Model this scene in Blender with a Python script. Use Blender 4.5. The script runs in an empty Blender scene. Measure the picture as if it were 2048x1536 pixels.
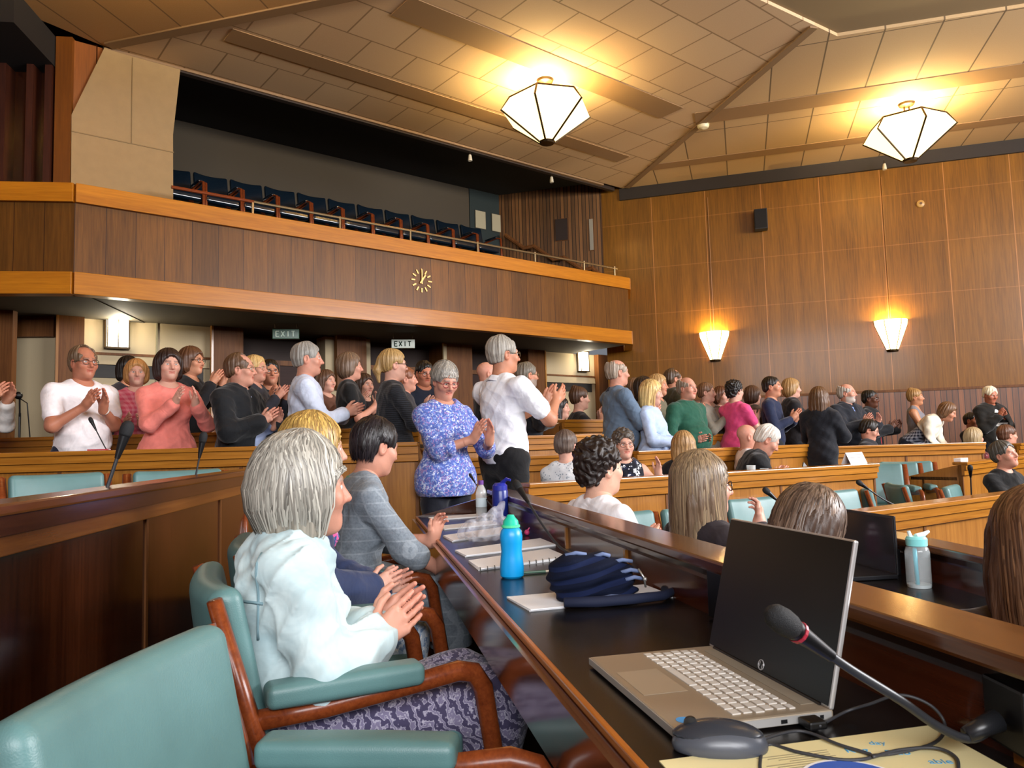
import bpy, bmesh, math, random
import numpy as np
from mathutils import Vector, Matrix

random.seed(7)
SC = bpy.context.scene
COL = SC.collection
PI = math.pi

# ------------------------------------------------------------------ camera
F_PX, EYE = 1500.0, 1.15
_p, _r = math.radians(4.5), math.radians(1.58)
_X = np.array([1, 0, 0.]); _U0 = np.array([0, -math.sin(_p), math.cos(_p)])
C_F = np.array([0, math.cos(_p), math.sin(_p)])
C_R = math.cos(_r) * _X - math.sin(_r) * _U0
C_U = math.sin(_r) * _X + math.cos(_r) * _U0
cam_d = bpy.data.cameras.new('camera'); cam = bpy.data.objects.new('camera', cam_d); COL.objects.link(cam)
cam_d.sensor_width = 36.0; cam_d.lens = 36.0 * F_PX / 2048.0
cam_d.clip_start = 0.05; cam_d.clip_end = 200
cam.matrix_world = Matrix(((C_R[0], C_U[0], -C_F[0], 0), (C_R[1], C_U[1], -C_F[1], 0), (C_R[2], C_U[2], -C_F[2], EYE), (0, 0, 0, 1)))
SC.camera = cam
cam_d.dof.use_dof = True; cam_d.dof.focus_distance = 4.6; cam_d.dof.aperture_fstop = 20.0

# ------------------------------------------------------------------ view, world, daylight
SC.view_settings.view_transform = 'Standard'; SC.view_settings.look = 'None'
SC.view_settings.exposure = 0.28; SC.view_settings.gamma = 1.0
SC.view_settings.use_curve_mapping = False
SC.cycles.use_denoising = True
SC.cycles.max_bounces = 6; SC.cycles.diffuse_bounces = 3; SC.cycles.glossy_bounces = 3
SC.cycles.transmission_bounces = 6; SC.cycles.transparent_max_bounces = 8
SC.cycles.caustics_reflective = False; SC.cycles.caustics_refractive = False
SC.cycles.sample_clamp_indirect = 6.0
wd = bpy.data.worlds.new('world'); SC.world = wd; wd.use_nodes = True
wd.node_tree.nodes['Background'].inputs[0].default_value = (0.85, 0.9, 1.0, 1)
wd.node_tree.nodes['Background'].inputs[1].default_value = 0.18

def window_light(name, loc, target, sx, sy, power, col=(0.97, 0.97, 1.0)):
    """daylight coming in through one of the hall's windows"""
    l = bpy.data.lights.new(name, 'AREA'); l.shape = 'RECTANGLE'; l.size = sx; l.size_y = sy
    l.energy = power; l.color = col
    o = bpy.data.objects.new(name, l); COL.objects.link(o); o.location = loc
    o.rotation_euler = (Vector(target) - Vector(loc)).to_track_quat('-Z', 'Y').to_euler()
    return o
DAY = 1.0
window_light('daylight_rear', (1.5, -5.6, 4.2), (0.5, 5, 1.6), 7.0, 2.2, 780 * DAY)
window_light('daylight_right', (10.2, 3.2, 4.2), (0.0, 6.5, 2.4), 7.5, 2.2, 1500 * DAY)

# ------------------------------------------------------------------ naming helpers
def tag(o, label=None, cat=None, group=None, kind=None):
    if label: o['label'] = label
    if cat: o['category'] = cat
    if group: o['group'] = group
    if kind: o['kind'] = kind
    return o
def empty(name, loc=(0, 0, 0), rz=0, label=None, cat=None, group=None):
    o = bpy.data.objects.new(name, None); COL.objects.link(o)
    o.empty_display_size = .1
    o.location = loc; o.rotation_euler = (0, 0, rz)
    return tag(o, label, cat, group)
def link_mesh(name, me, mat=None, parent=None, loc=None, rz=None):
    o = bpy.data.objects.new(name, me); COL.objects.link(o)
    if mat is not None:
        for m in (mat if isinstance(mat, (list, tuple)) else [mat]): me.materials.append(m)
    if parent: o.parent = parent
    if loc is not None: o.location = loc
    if rz is not None: o.rotation_euler = (0, 0, rz)
    return o
def copy_tree(o, parent=None):
    c = o.copy(); COL.objects.link(c)
    if parent: c.parent = parent
    for ch in list(o.children): copy_tree(ch, c)
    return c

# ------------------------------------------------------------------ mesh collector
class MB:
    def __init__(s): s.v = []; s.f = []; s.m = []
    def add(s, vs, fs, mi=0):
        b = len(s.v); s.v += [tuple(map(float, v)) for v in vs]
        s.f += [tuple(b + i for i in f) for f in fs]; s.m += [mi] * len(fs); return s
    def box(s, x0, x1, y0, y1, z0, z1, mi=0):
        vs = [(x, y, z) for x in (x0, x1) for y in (y0, y1) for z in (z0, z1)]
        return s.add(vs, [(0, 1, 3, 2), (4, 6, 7, 5), (0, 4, 5, 1), (2, 3, 7, 6), (0, 2, 6, 4), (1, 5, 7, 3)], mi)
    def prism(s, poly, z0, z1, mi=0):
        n = len(poly); vs = [(x, y, z0) for x, y in poly] + [(x, y, z1) for x, y in poly]
        fs = [tuple(range(n))[::-1], tuple(range(n, 2 * n))] + [(i, (i + 1) % n, n + (i + 1) % n, n + i) for i in range(n)]
        return s.add(vs, fs, mi)
    def prism_y(s, poly, y0, y1, mi=0):          # polygon in x,z pulled along y
        n = len(poly); vs = [(x, y0, z) for x, z in poly] + [(x, y1, z) for x, z in poly]
        fs = [tuple(range(n)), tuple(range(n, 2 * n))[::-1]] + [(i, n + i, n + (i + 1) % n, (i + 1) % n) for i in range(n)]
        return s.add(vs, fs, mi)
    def tube(s, pts, r, n=10, cap=True, mi=0, sq=1.0):
        P = [Vector(p) for p in pts]; R = r if isinstance(r, (list, tuple)) else [r] * len(P)
        vs = []; up = None
        for i, p in enumerate(P):
            t = ((P[min(i + 1, len(P) - 1)] - P[max(i - 1, 0)])).normalized()
            if up is None:
                up = Vector((0, 0, 1)) if abs(t.z) < .9 else Vector((1, 0, 0))
            a = t.cross(up)
            if a.length < 1e-5: a = t.orthogonal()
            a.normalize(); up = a.cross(t).normalized()
            for k in range(n):
                an = 2 * PI * k / n
                vs.append(p + (a * math.cos(an) + up * math.sin(an) * sq) * R[i])
        fs = []
        for i in range(len(P) - 1):
            for k in range(n):
                fs.append((i * n + k, i * n + (k + 1) % n, (i + 1) * n + (k + 1) % n, (i + 1) * n + k))
        if cap: fs += [tuple(range(n))[::-1], tuple(range((len(P) - 1) * n, len(P) * n))]
        return s.add(vs, fs, mi)
    def lathe(s, prof, n=24, c=(0, 0, 0), mi=0, phase=0, sy=1.0):
        vs = []; m = len(prof)
        for r, z in prof:
            for k in range(n):
                a = 2 * PI * k / n + phase; vs.append((c[0] + r * math.cos(a), c[1] + r * math.sin(a) * sy, c[2] + z))
        fs = [(i * n + k, i * n + (k + 1) % n, (i + 1) * n + (k + 1) % n, (i + 1) * n + k) for i in range(m - 1) for k in range(n)]
        if prof[0][0] > 1e-4: fs.append(tuple(range(n))[::-1])
        if prof[-1][0] > 1e-4: fs.append(tuple(range((m - 1) * n, m * n)))
        return s.add(vs, fs, mi)
    def sphere(s, c, r, n=12, m=8, mi=0):
        rx, ry, rz = r if isinstance(r, (tuple, list)) else (r, r, r)
        vs = []; 
        for i in range(m + 1):
            th = PI * i / m
            for k in range(n):
                a = 2 * PI * k / n; q = max(math.sin(th), 1e-3)
                vs.append((c[0] + rx * q * math.cos(a), c[1] + ry * q * math.sin(a), c[2] - rz * math.cos(th)))
        fs = [(i * n + k, i * n + (k + 1) % n, (i + 1) * n + (k + 1) % n, (i + 1) * n + k) for i in range(m) for k in range(n)]
        return s.add(vs, fs, mi)
    def xform(s, M, start=0):
        for i in range(start, len(s.v)): s.v[i] = tuple(M @ Vector(s.v[i]))
        return s
    def build(s, name, mat=None, parent=None, smooth=False, bevel=0, loc=None, rz=None, seg=2):
        me = bpy.data.meshes.new(name); me.from_pydata(s.v, [], s.f)
        o = link_mesh(name, me, mat, parent, loc, rz)
        if len(me.materials) > 1: me.polygons.foreach_set('material_index', s.m)
        bm = bmesh.new(); bm.from_mesh(me); bmesh.ops.recalc_face_normals(bm, faces=bm.faces)
        if bevel:
            bmesh.ops.bevel(bm, geom=bm.edges[:], offset=bevel, segments=seg, profile=.6, affect='EDGES', clamp_overlap=True)
        bm.to_mesh(me); bm.free()
        if smooth:
            me.polygons.foreach_set('use_smooth', [True] * len(me.polygons))
            if smooth == 'auto':
                try: me.set_sharp_from_angle(angle=math.radians(38))
                except Exception: pass
        me.update()
        return o

def structure(o, label=None):
    o['kind'] = 'structure'
    if label: o['label'] = label
    return o

# ------------------------------------------------------------------ materials
def srgb(h):
    if isinstance(h, str):
        h = h.lstrip('#'); c = [int(h[i:i + 2], 16) / 255 for i in (0, 2, 4)]
        return tuple(x / 12.92 if x <= .04045 else ((x + .055) / 1.055) ** 2.4 for x in c)
    return tuple(h[:3])
class NT:
    def __init__(s, name):
        s.mat = bpy.data.materials.new(name); s.mat.use_nodes = True
        s.t = s.mat.node_tree; s.b = s.t.nodes['Principled BSDF']
    def n(s, typ, **kw):
        nd = s.t.nodes.new(typ)
        for k, v in kw.items():
            if k.startswith('i_'):
                key = k[2:]; key = int(key) if key.isdigit() else key
                nd.inputs[key].default_value = v
            else: setattr(nd, k, v)
        return nd
    def l(s, a, b): s.t.links.new(a, b)
    def coords(s, scale=(1, 1, 1), kind='Object', rot=(0, 0, 0)):
        tc = s.n('ShaderNodeTexCoord'); mp = s.n('ShaderNodeMapping')
        mp.inputs['Scale'].default_value = scale; mp.inputs['Rotation'].default_value = rot
        s.l(tc.outputs[kind], mp.inputs['Vector']); return mp.outputs[0]
    def noise(s, vec, scale=5, detail=3, rough=.5, dist=0):
        nd = s.n('ShaderNodeTexNoise'); nd.inputs['Scale'].default_value = scale; nd.inputs['Detail'].default_value = detail
        nd.inputs['Roughness'].default_value = rough; nd.inputs['Distortion'].default_value = dist
        if vec is not None: s.l(vec, nd.inputs['Vector'])
        return nd.outputs['Fac']
    def ramp(s, fac, stops, interp='LINEAR'):
        nd = s.n('ShaderNodeValToRGB'); cr = nd.color_ramp; cr.interpolation = interp
        while len(cr.elements) < len(stops): cr.elements.new(.5)
        for e, (p, c) in zip(cr.elements, stops): e.position = p; e.color = (*srgb(c), 1)
        s.l(fac, nd.inputs[0]); return nd.outputs[0]
    def math(s, op, a, b=None, c=None):
        nd = s.n('ShaderNodeMath', operation=op)
        for i, v in enumerate((a, b, c)):
            if v is None: continue
            if isinstance(v, (int, float)): nd.inputs[i].default_value = v
            else: s.l(v, nd.inputs[i])
        return nd.outputs[0]
    def mix(s, fac, a, b, mode='MIX'):
        nd = s.n('ShaderNodeMix', data_type='RGBA', blend_type=mode)
        for idx, v in ((0, fac), (6, a), (7, b)):
            if isinstance(v, (int, float)): nd.inputs[idx].default_value = v
            elif isinstance(v, (str, tuple, list)): nd.inputs[idx].default_value = (*srgb(v), 1)
            else: s.l(v, nd.inputs[idx])
        return nd.outputs[2]
    def sep(s, vec):
        nd = s.n('ShaderNodeSeparateXYZ'); s.l(vec, nd.inputs[0]); return nd.outputs
    def base(s, c):
        if isinstance(c, (str, tuple, list)): s.b.inputs['Base Color'].default_value = (*srgb(c), 1)
        else: s.l(c, s.b.inputs['Base Color'])
        return s
    def set(s, rough=None, metal=None, coat=None, spec=None, trans=None, ior=None, sheen=None, alpha=None, coat_rough=None):
        for k, v in (('Roughness', rough), ('Metallic', metal), ('Coat Weight', coat), ('Specular IOR Level', spec), ('Transmission Weight', trans),
                     ('IOR', ior), ('Sheen Weight', sheen), ('Alpha', alpha), ('Coat Roughness', coat_rough)):
            if v is not None: s.b.inputs[k].default_value = v
        return s
    def bump(s, h, strength=.3, dist=.01):
        nd = s.n('ShaderNodeBump'); nd.inputs['Strength'].default_value = strength; nd.inputs['Distance'].default_value = dist
        s.l(h, nd.inputs['Height']); s.l(nd.outputs[0], s.b.inputs['Normal']); return s
_MC = {}
def plain(name, col, rough=.5, metal=0, coat=0, spec=.5, bump=0, bscale=200, sheen=0, var=.0):
    key = ('plain', name)
    if key in _MC: return _MC[key]
    t = NT(name)
    if var or bump:
        v = t.coords()
        if var:
            c = srgb(col); t.base(t.ramp(t.noise(v, 9, 4), [(.25, tuple(x * (1 - var) for x in c)), (.75, tuple(min(1, x * (1 + var)) for x in c))]))
        else: t.base(col)
        if bump: t.bump(t.noise(v, bscale, 2), bump, .004)
    else: t.base(col)
    t.set(rough=rough, metal=metal, coat=coat, spec=spec, sheen=sheen); _MC[key] = t.mat; return t.mat
def wood(name, dark, light, axis='X', rough=.28, coat=.25, board=0, groove='#2a1206', gw=.006, tint=.25, zgroove=0, scale=1.0, boff=0.0, gz=None):
    """polished veneer: grain runs along `axis`; board>0 = boards of that width across local X with dark joints"""
    t = NT(name); g = {'X': (1.2, 26, 26), 'Y': (26, 1.2, 26), 'Z': (26, 26, 1.2)}[axis]
    v = t.coords(tuple(a * scale for a in g)); fine = t.noise(v, 2.2, 6, .62, .4)
    v2 = t.coords(tuple(a * .22 * scale for a in g)); broad = t.noise(v2, 1.6, 3, .5, .2)
    f = t.math('ADD', t.math('MULTIPLY', fine, .6), t.math('MULTIPLY', broad, .4))
    col = t.ramp(f, [(.30, dark), (.70, light)])
    raw = t.coords(); x, y, z = t.sep(raw)[:3]
    if board:
        u = t.math('DIVIDE', t.math('ADD', x, boff), board); cell = t.math('FLOOR', u); fr = t.math('FRACT', u)
        wn = t.n('ShaderNodeTexWhiteNoise', noise_dimensions='1D'); t.l(cell, wn.inputs['W'])
        k = t.math('ADD', t.math('MULTIPLY', wn.outputs['Value'], tint), 1 - tint * .5)
        cb = t.n('ShaderNodeCombineColor'); [t.l(k, cb.inputs[i]) for i in range(3)]
        col = t.mix(1.0, col, cb.outputs[0], 'MULTIPLY')
        line = t.math('LESS_THAN', fr, gw / board)
        if zgroove:
            lz = t.math('LESS_THAN', t.math('FRACT', t.math('DIVIDE', z, zgroove)), gw / zgroove); line = t.math('MAXIMUM', line, t.math('MULTIPLY', lz, .35))
        col = t.mix(line, col, groove)
    t.base(col).set(rough=rough, coat=coat, coat_rough=.12, spec=.5 if coat > .2 else .25)
    t.bump(fine, .05, .002)
    return t.mat
def emit(name, col, strength, base=(.8, .75, .6)):
    t = NT(name); t.base(base); t.b.inputs['Emission Color'].default_value = (*srgb(col), 1); t.b.inputs['Emission Strength'].default_value = strength
    t.set(rough=.4); return t.mat

M = {}
M['band'] = wood('veneer_orange', '#965810', '#c27c1a', 'X', rough=.36, coat=.1)
M['fascia'] = wood('veneer_fascia', '#4a2c0a', '#784c18', 'Z', board=.29, tint=.4, rough=.42, coat=.06)
M['wallpanel'] = wood('veneer_wall', '#58360a', '#8a5a16', 'Z', board=.965, tint=.14, rough=.36, coat=.12, groove='#a8703a', gw=.012, zgroove=.86, scale=.7, boff=-.47)
M['wainscot'] = wood('veneer_slats', '#53290d', '#84502a', 'Z', board=.085, tint=.5, rough=.45, groove='#2c1507', gw=.012)
M['slatwall'] = wood('veneer_reeded', '#4a2c16', '#80582f', 'Z', board=.07, tint=.8, rough=.5, groove='#1e0f06', gw=.014)
M['darkwood'] = wood('veneer_dark', '#240d05', '#43200f', 'Z', rough=.16, coat=.5)
M['darkband'] = wood('veneer_dark_rail', '#2e1408', '#4a2712', 'X', rough=.2, coat=.4)
M['rail'] = wood('veneer_rail', '#40200b', '#683a16', 'X', rough=.22, coat=.45)
M['railband'] = wood('veneer_rail_band', '#552c10', '#7c4c20', 'X', rough=.26, coat=.35)
M['oak'] = wood('veneer_panel', '#7c4a16', '#b07630', 'Z', rough=.3, coat=.3)
M['oakrail'] = wood('veneer_panel_rail', '#875012', '#bd7e2c', 'X', rough=.26, coat=.4)
M['midpanel'] = wood('veneer_inner', '#3a170a', '#5c2a14', 'X', rough=.2, coat=.5)
M['pillar'] = wood('veneer_pillar', '#4f2c12', '#7a4d26', 'Z', rough=.55, coat=0)
M['teak'] = wood('teak', '#5a2410', '#8c4520', 'X', rough=.3, scale=2, coat=.2)
M['cream'] = plain('cream_wall', '#b5a382', rough=.85, bump=.15, bscale=60)
M['black'] = plain('black_plastic', '#0b0b0d', rough=.4)

def at(px, py, Y):
    """the point of the room seen at that place of the photograph, Y metres ahead"""
    d = (px - 1024) / F_PX * C_R + (768 - py) / F_PX * C_U + C_F
    return Vector((0, 0, EYE)) + Vector(d * (Y / d[1]))
# ------------------------------------------------------------------ the hall: a six-sided council chamber
F0 = Vector((-4.47, 7.58, 0)); RZ_B = math.radians(39)          # balcony front: x along it, y behind it
W0 = Vector((2.22, 13.77, 0)); RZ_W = math.radians(-17)         # right wall: x along it to the right, y behind it
def bal(x, y, z=0): return F0 + Matrix.Rotation(RZ_B, 3, 'Z') @ Vector((x, y, z))
def wal(x, y, z=0): return W0 + Matrix.Rotation(RZ_W, 3, 'Z') @ Vector((x, y, z))
CEIL = 5.85

def tile_mat(name, c1, c2, line, sx, sy, rot=0, off=.5):
    t = NT(name); v = t.coords((1, 1, 1), rot=(0, 0, rot))
    br = t.n('ShaderNodeTexBrick'); t.l(v, br.inputs['Vector'])
    br.offset = off; br.inputs['Scale'].default_value = 1; br.inputs['Mortar Size'].default_value = .011; br.inputs['Mortar Smooth'].default_value = .3
    br.inputs['Brick Width'].default_value = sx; br.inputs['Row Height'].default_value = sy
    br.inputs['Color1'].default_value = (*srgb(c1), 1); br.inputs['Color2'].default_value = (*srgb(c2), 1); br.inputs['Mortar'].default_value = (*srgb(line), 1)
    n = t.noise(v, 90, 2); t.base(t.mix(.06, br.outputs['Color'], n))
    t.set(rough=.8, spec=.2); t.bump(br.outputs['Fac'], -.4, .01); return t.mat
M['tileA'] = tile_mat('ceiling_tiles', '#d0b088', '#c8a67e', '#957650', .62, .62, 0)
M['tileB'] = tile_mat('ceiling_boards', '#c4a478', '#bd9c70', '#6d5638', .62, 2.2, 0, 0)
M['strip'] = plain('ceiling_strip_shade', '#94734e', rough=.8)
M['ridge'] = plain('ceiling_ridge', '#86694a', rough=.7)

def poly_slab(name, pts, z, mat, loc=None, rz=0, th=.06):
    R = Matrix.Rotation(-rz, 3, 'Z'); L = Vector(loc) if loc is not None else Vector((0, 0, 0))
    q = [R @ (Vector((p[0], p[1], 0)) - Vector((L.x, L.y, 0))) for p in pts]
    return structure(MB().prism([(a.x, a.y) for a in q], 0, th).build(name, mat, loc=(L.x, L.y, z), rz=rz))
ceA0 = bal(.37, .67); ceA1 = Vector((2.22, 13.77, 0))
cen = [Vector((2.79, 7.76, 0)), Vector((3.60, 8.30, 0)), Vector((3.97, 8.55, 0)), Vector((9.2, 7.15, 0)), Vector((9.2, 1.0, 0)), Vector((3.0, -3.0, 0)), Vector((-2.5, 1.8, 0))]
wR = wal(8.8, 0)                                               # far right corner of the hall
poly_slab('ceiling', [ceA0, ceA1, (3.60, 8.30), (2.79, 7.76), (0.4, 5.9), (-1.6, 7.5)], CEIL, M['tileA'], F0, RZ_B)
poly_slab('ceiling', [ceA1, wal(8.8, .0), (11.8, 6.4), (3.97, 8.55), (3.60, 8.30)], CEIL, M['tileB'], W0, RZ_W)
poly_slab('ceiling', [ceA0, (-1.6, 7.5), (0.4, 5.9), (-3.0, -6.3), (-7.5, -6.3), (-9.5, 2.0), (-6.55, 4.6), (-5.1, 7.6)], CEIL, tile_mat('ceiling_tiles_left', '#b58a55', '#b0854f', '#7e5c34', 9, .55, PI / 2 + math.radians(12)), (-4.6, 8.35, 0), 0)
poly_slab('ceiling', [(0.4, 5.9), (2.79, 7.76), (3.60, 8.30), (3.97, 8.55), (11.8, 6.4), (11.4, -2.5), (8, -6.3), (-3.0, -6.3)], CEIL + .04, plain('ceiling_centre', '#8a7452', rough=.8))
def strip(name, a, b, w, mat, z=CEIL, th=.012, loc_rz=None):
    a = Vector((a[0], a[1], 0)); b = Vector((b[0], b[1], 0)); d = (b - a); L = d.length; rz = math.atan2(d.y, d.x)
    return structure(MB().box(0, L, -w / 2, w / 2, -th, 0).build(name, mat, loc=(a.x, a.y, z), rz=rz))
strip('trim_1', ceA1 + Vector((.03, -.1, 0)), (3.60, 8.32), .10, M['ridge'], th=.02)
strip('trim_2', ceA0 + Vector((.06, -.03, 0)), (-1.0, 7.33), .13, M['ridge'], th=.02)
strip('trim_3', bal(.4, .72), bal(8.55, .68), .12, M['ridge'], th=.03)
def bstrip(name, x0, x1, y, w):                                 # recessed strips along balcony / wall, their shade put into a darker colour
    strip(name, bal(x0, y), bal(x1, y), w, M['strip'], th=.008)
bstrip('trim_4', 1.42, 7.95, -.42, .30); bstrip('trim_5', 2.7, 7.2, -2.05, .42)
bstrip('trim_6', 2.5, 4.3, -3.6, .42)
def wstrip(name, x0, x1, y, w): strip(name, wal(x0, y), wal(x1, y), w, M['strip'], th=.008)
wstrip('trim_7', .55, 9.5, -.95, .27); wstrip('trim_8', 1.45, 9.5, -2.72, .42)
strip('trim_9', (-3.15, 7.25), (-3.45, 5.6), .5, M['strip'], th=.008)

structure(MB().prism([(-9.6, 1.2), (-6.7, -6.6), (8.8, -6.6), (12.0, -3.4), (11.2, 11.6), (2.3, 14.6), (0, 16.6), (-6.9, 11.2), (-9.5, 6.6)], 6.2, 6.35).build('ceiling', plain('roof_light_block', '#1a140e', rough=.9)))  # unseen slab added above the ceiling to block light leaking in
# --- right wall -----------------------------------------------------------------
structure(MB().box(-.45, 8.8, 0, .12, 1.85, 6.2).build('wall_right', M['wallpanel'], loc=W0, rz=RZ_W))
structure(MB().box(-.45, 8.8, -.03, .10, -.3, 1.85).build('wall_right', M['wainscot'], loc=W0, rz=RZ_W))
structure(MB().box(-.1, 8.8, -.05, .12, CEIL - .22, CEIL).build('trim_10', plain('cove_dark', '#21160b', rough=.7), loc=W0, rz=RZ_W))
structure(MB().box(-.45, 8.8, -.045, .0, 1.82, 1.86).build('trim_11', M['pillar'], loc=W0, rz=RZ_W))
# reeded wall beside the gallery stair
structure(MB().box(-3.2, -.44, .02, .12, 2.91, 6.1).build('wall_gallery_side', M['slatwall'], loc=W0, rz=RZ_W))
# --- gallery above the balcony front ---------------------------------------------------------
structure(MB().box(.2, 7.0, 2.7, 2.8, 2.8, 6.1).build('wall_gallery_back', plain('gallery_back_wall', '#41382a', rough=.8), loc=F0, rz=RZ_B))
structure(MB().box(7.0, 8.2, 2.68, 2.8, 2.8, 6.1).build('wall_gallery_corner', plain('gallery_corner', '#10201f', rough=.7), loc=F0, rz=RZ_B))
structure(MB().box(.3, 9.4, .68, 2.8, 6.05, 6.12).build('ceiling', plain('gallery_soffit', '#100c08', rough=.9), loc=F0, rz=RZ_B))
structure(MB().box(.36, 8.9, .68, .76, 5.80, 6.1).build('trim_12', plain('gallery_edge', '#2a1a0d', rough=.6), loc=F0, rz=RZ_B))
bp = [(.06, 3.9), (1.13, 3.9), (1.12, 4.98), (1.20, 5.84), (.37, 5.84), (.05, 4.95)]
structure(MB().prism_y(bp, .66, .76).build('wall_gallery_left', plain('plaster_panel', '#9a7f57', rough=.85, bump=.1, bscale=50, var=.06), loc=F0, rz=RZ_B))
for nm, b in (('trim_13', (.05, 1.13, .652, .66, 4.755, 4.767)), ('trim_14', (.66, .668, .652, .66, 4.76, 5.8))):
    structure(MB().box(*b).build(nm, plain('plaster_joint', '#8a7049', rough=.8), loc=F0, rz=RZ_B))
op = [(-.02, 3.9), (.06, 3.9), (.05, 4.95), (.37, 5.84), (-.02, 5.84)]
structure(MB().prism_y(op, .70, .80).build('wall_gallery_reveal', wood('veneer_reveal', '#6d3a10', '#925219', 'Z', rough=.4), loc=F0, rz=RZ_B))
# gallery left of the corner: dark fins and a drop of the ceiling
LW0 = bal(0, 0); RZ_L = math.radians(8)                         # left segment of the balcony, running away to the left
def lef(x, y, z=0): return LW0 + Matrix.Rotation(RZ_L, 3, 'Z') @ Vector((-x, y, z))
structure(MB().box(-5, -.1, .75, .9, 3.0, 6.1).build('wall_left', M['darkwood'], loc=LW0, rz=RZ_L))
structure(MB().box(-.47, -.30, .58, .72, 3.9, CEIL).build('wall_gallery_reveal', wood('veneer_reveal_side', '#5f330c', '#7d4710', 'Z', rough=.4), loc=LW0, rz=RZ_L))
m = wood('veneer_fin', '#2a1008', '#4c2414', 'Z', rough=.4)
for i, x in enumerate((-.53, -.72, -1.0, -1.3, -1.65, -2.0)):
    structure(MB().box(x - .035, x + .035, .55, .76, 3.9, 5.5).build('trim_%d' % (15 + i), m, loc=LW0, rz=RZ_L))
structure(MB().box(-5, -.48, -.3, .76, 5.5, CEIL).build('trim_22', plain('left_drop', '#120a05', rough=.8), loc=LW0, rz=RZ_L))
# --- balcony front ----------------------------------------------------------------
def front(x0, x1, loc, rz, ymin=0):
    a = MB().box(x0, x1, -.05, .10, 3.75, 3.95).build('top_band', M['band'], loc=loc, rz=rz, bevel=.006)
    b = MB().box(x0, x1, .0, .08, 3.0, 3.76).build('panel', M['fascia'], loc=loc, rz=rz)
    c = MB().box(x0, x1, -.05, .10, 2.79, 3.02).build('bottom_band', M['band'], loc=loc, rz=rz, bevel=.006)
    return a, b, c
bf = empty('balcony_front', F0, RZ_B, 'long wooden balcony front with two orange bands and clock panel between', 'balcony front')
for o, n in zip(front(0, 8.4, (0, 0, 0), 0), ('top_band', 'front_panel', 'bottom_band')): o.parent = bf; o.name = n
ex = Vector((8.4, 0, 0))
for o, n in zip(front(0, .88, ex, math.radians(43)), ('top_band', 'front_panel', 'bottom_band')): o.parent = bf; o.name = n
bl = empty('balcony_front', LW0, RZ_L, 'short balcony front turning away at the left edge of the hall', 'balcony front')
for o, n in zip(front(-4.5, 0, (0, 0, 0), 0), ('top_band', 'front_panel', 'bottom_band')): o.parent = bl; o.name = n
# soffit + balcony floor
M['soffit'] = plain('soffit', '#4a4334', rough=.8)
structure(MB().box(-.2, 8.45, .1, 2.8, 2.80, 2.9).build('ceiling', M['soffit'], loc=F0, rz=RZ_B))
structure(MB().box(-4.5, .1, .1, 2.0, 2.792, 2.9).build('ceiling', M['soffit'], loc=LW0, rz=RZ_L))
_sp = [lef(4.5, .3), lef(.1, .3), bal(.6, .3), bal(2.5, .3), bal(2.5, 2.8), bal(-.6, 2.8), lef(4.5, 2.6)]
structure(MB().prism([(p.x, p.y) for p in _sp], 2.803, 2.9).build('ceiling', M['soffit']))
structure(MB().box(0, 8.3, .1, 1.3, 2.91, 3.62).build('floor', plain('gallery_floor', '#20262a', rough=.9), loc=F0, rz=RZ_B))
structure(MB().box(0, 8.5, 1.3, 2.7, 2.91, 3.86).build('floor', plain('gallery_floor', '#20262a', rough=.9), loc=F0, rz=RZ_B))
# --- wall under the balcony -----------------------------------------------------------
D = 1.5
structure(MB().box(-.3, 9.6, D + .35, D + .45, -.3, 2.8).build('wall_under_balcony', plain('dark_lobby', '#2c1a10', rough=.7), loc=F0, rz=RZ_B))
structure(MB().box(.33, 1.83, D, D + .08, -.3, 2.8).build('wall_cream_left', M['cream'], loc=F0, rz=RZ_B))
structure(MB().box(7.65, 9.02, D, D + .08, -.3, 2.8).build('wall_cream_right', M['cream'], loc=F0, rz=RZ_B))
tn = 30
def trimB(x0, x1, y0, y1, z0, z1, mat):
    global tn
    tn += 1
    return structure(MB().box(x0, x1, y0, y1, z0, z1).build('trim_%d' % tn, mat, loc=F0, rz=RZ_B))
for x0, x1 in ((.06, .33), (1.83, 2.22), (5.48, 6.03), (7.26, 7.65), (9.02, 9.3)):
    trimB(x0, x1, D - .12, D + .36, -.3, 2.8, M['pillar'])
for x0 in (.05, 1.81, 5.46, 7.65, 9.31): trimB(x0 - .014, x0 + .014, D - .14, D - .1, -.3, 2.8, M['oak'])
trimB(3.60, 4.08, D - .10, D + .3, 2.0, 2.8, M['pillar']); trimB(3.46, 4.20, D, D + .3, -.3, 2.79, M['cream'])
trimB(5.44, 5.50, D - .15, D - .12, -.3, 2.78, M['cream'])
trimB(1.15, 1.17, D - .012, D, -.3, 2.8, plain('panel_joint', '#8d8468', rough=.8))
for x0, x1 in ((.33, 1.83), (7.65, 9.02)):
    trimB(x0, x1, D - .02, D, 2.36, 2.39, M['pillar']); trimB(x0 + .1, x1 - .03, D - .045, D - .004, 2.24, 2.34, M['cream'])
    trimB(x0 + .1, x1 - .1, D - .02, D, 2.08, 2.235, plain('dark_slot', '#1b150e', rough=.6))
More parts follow.
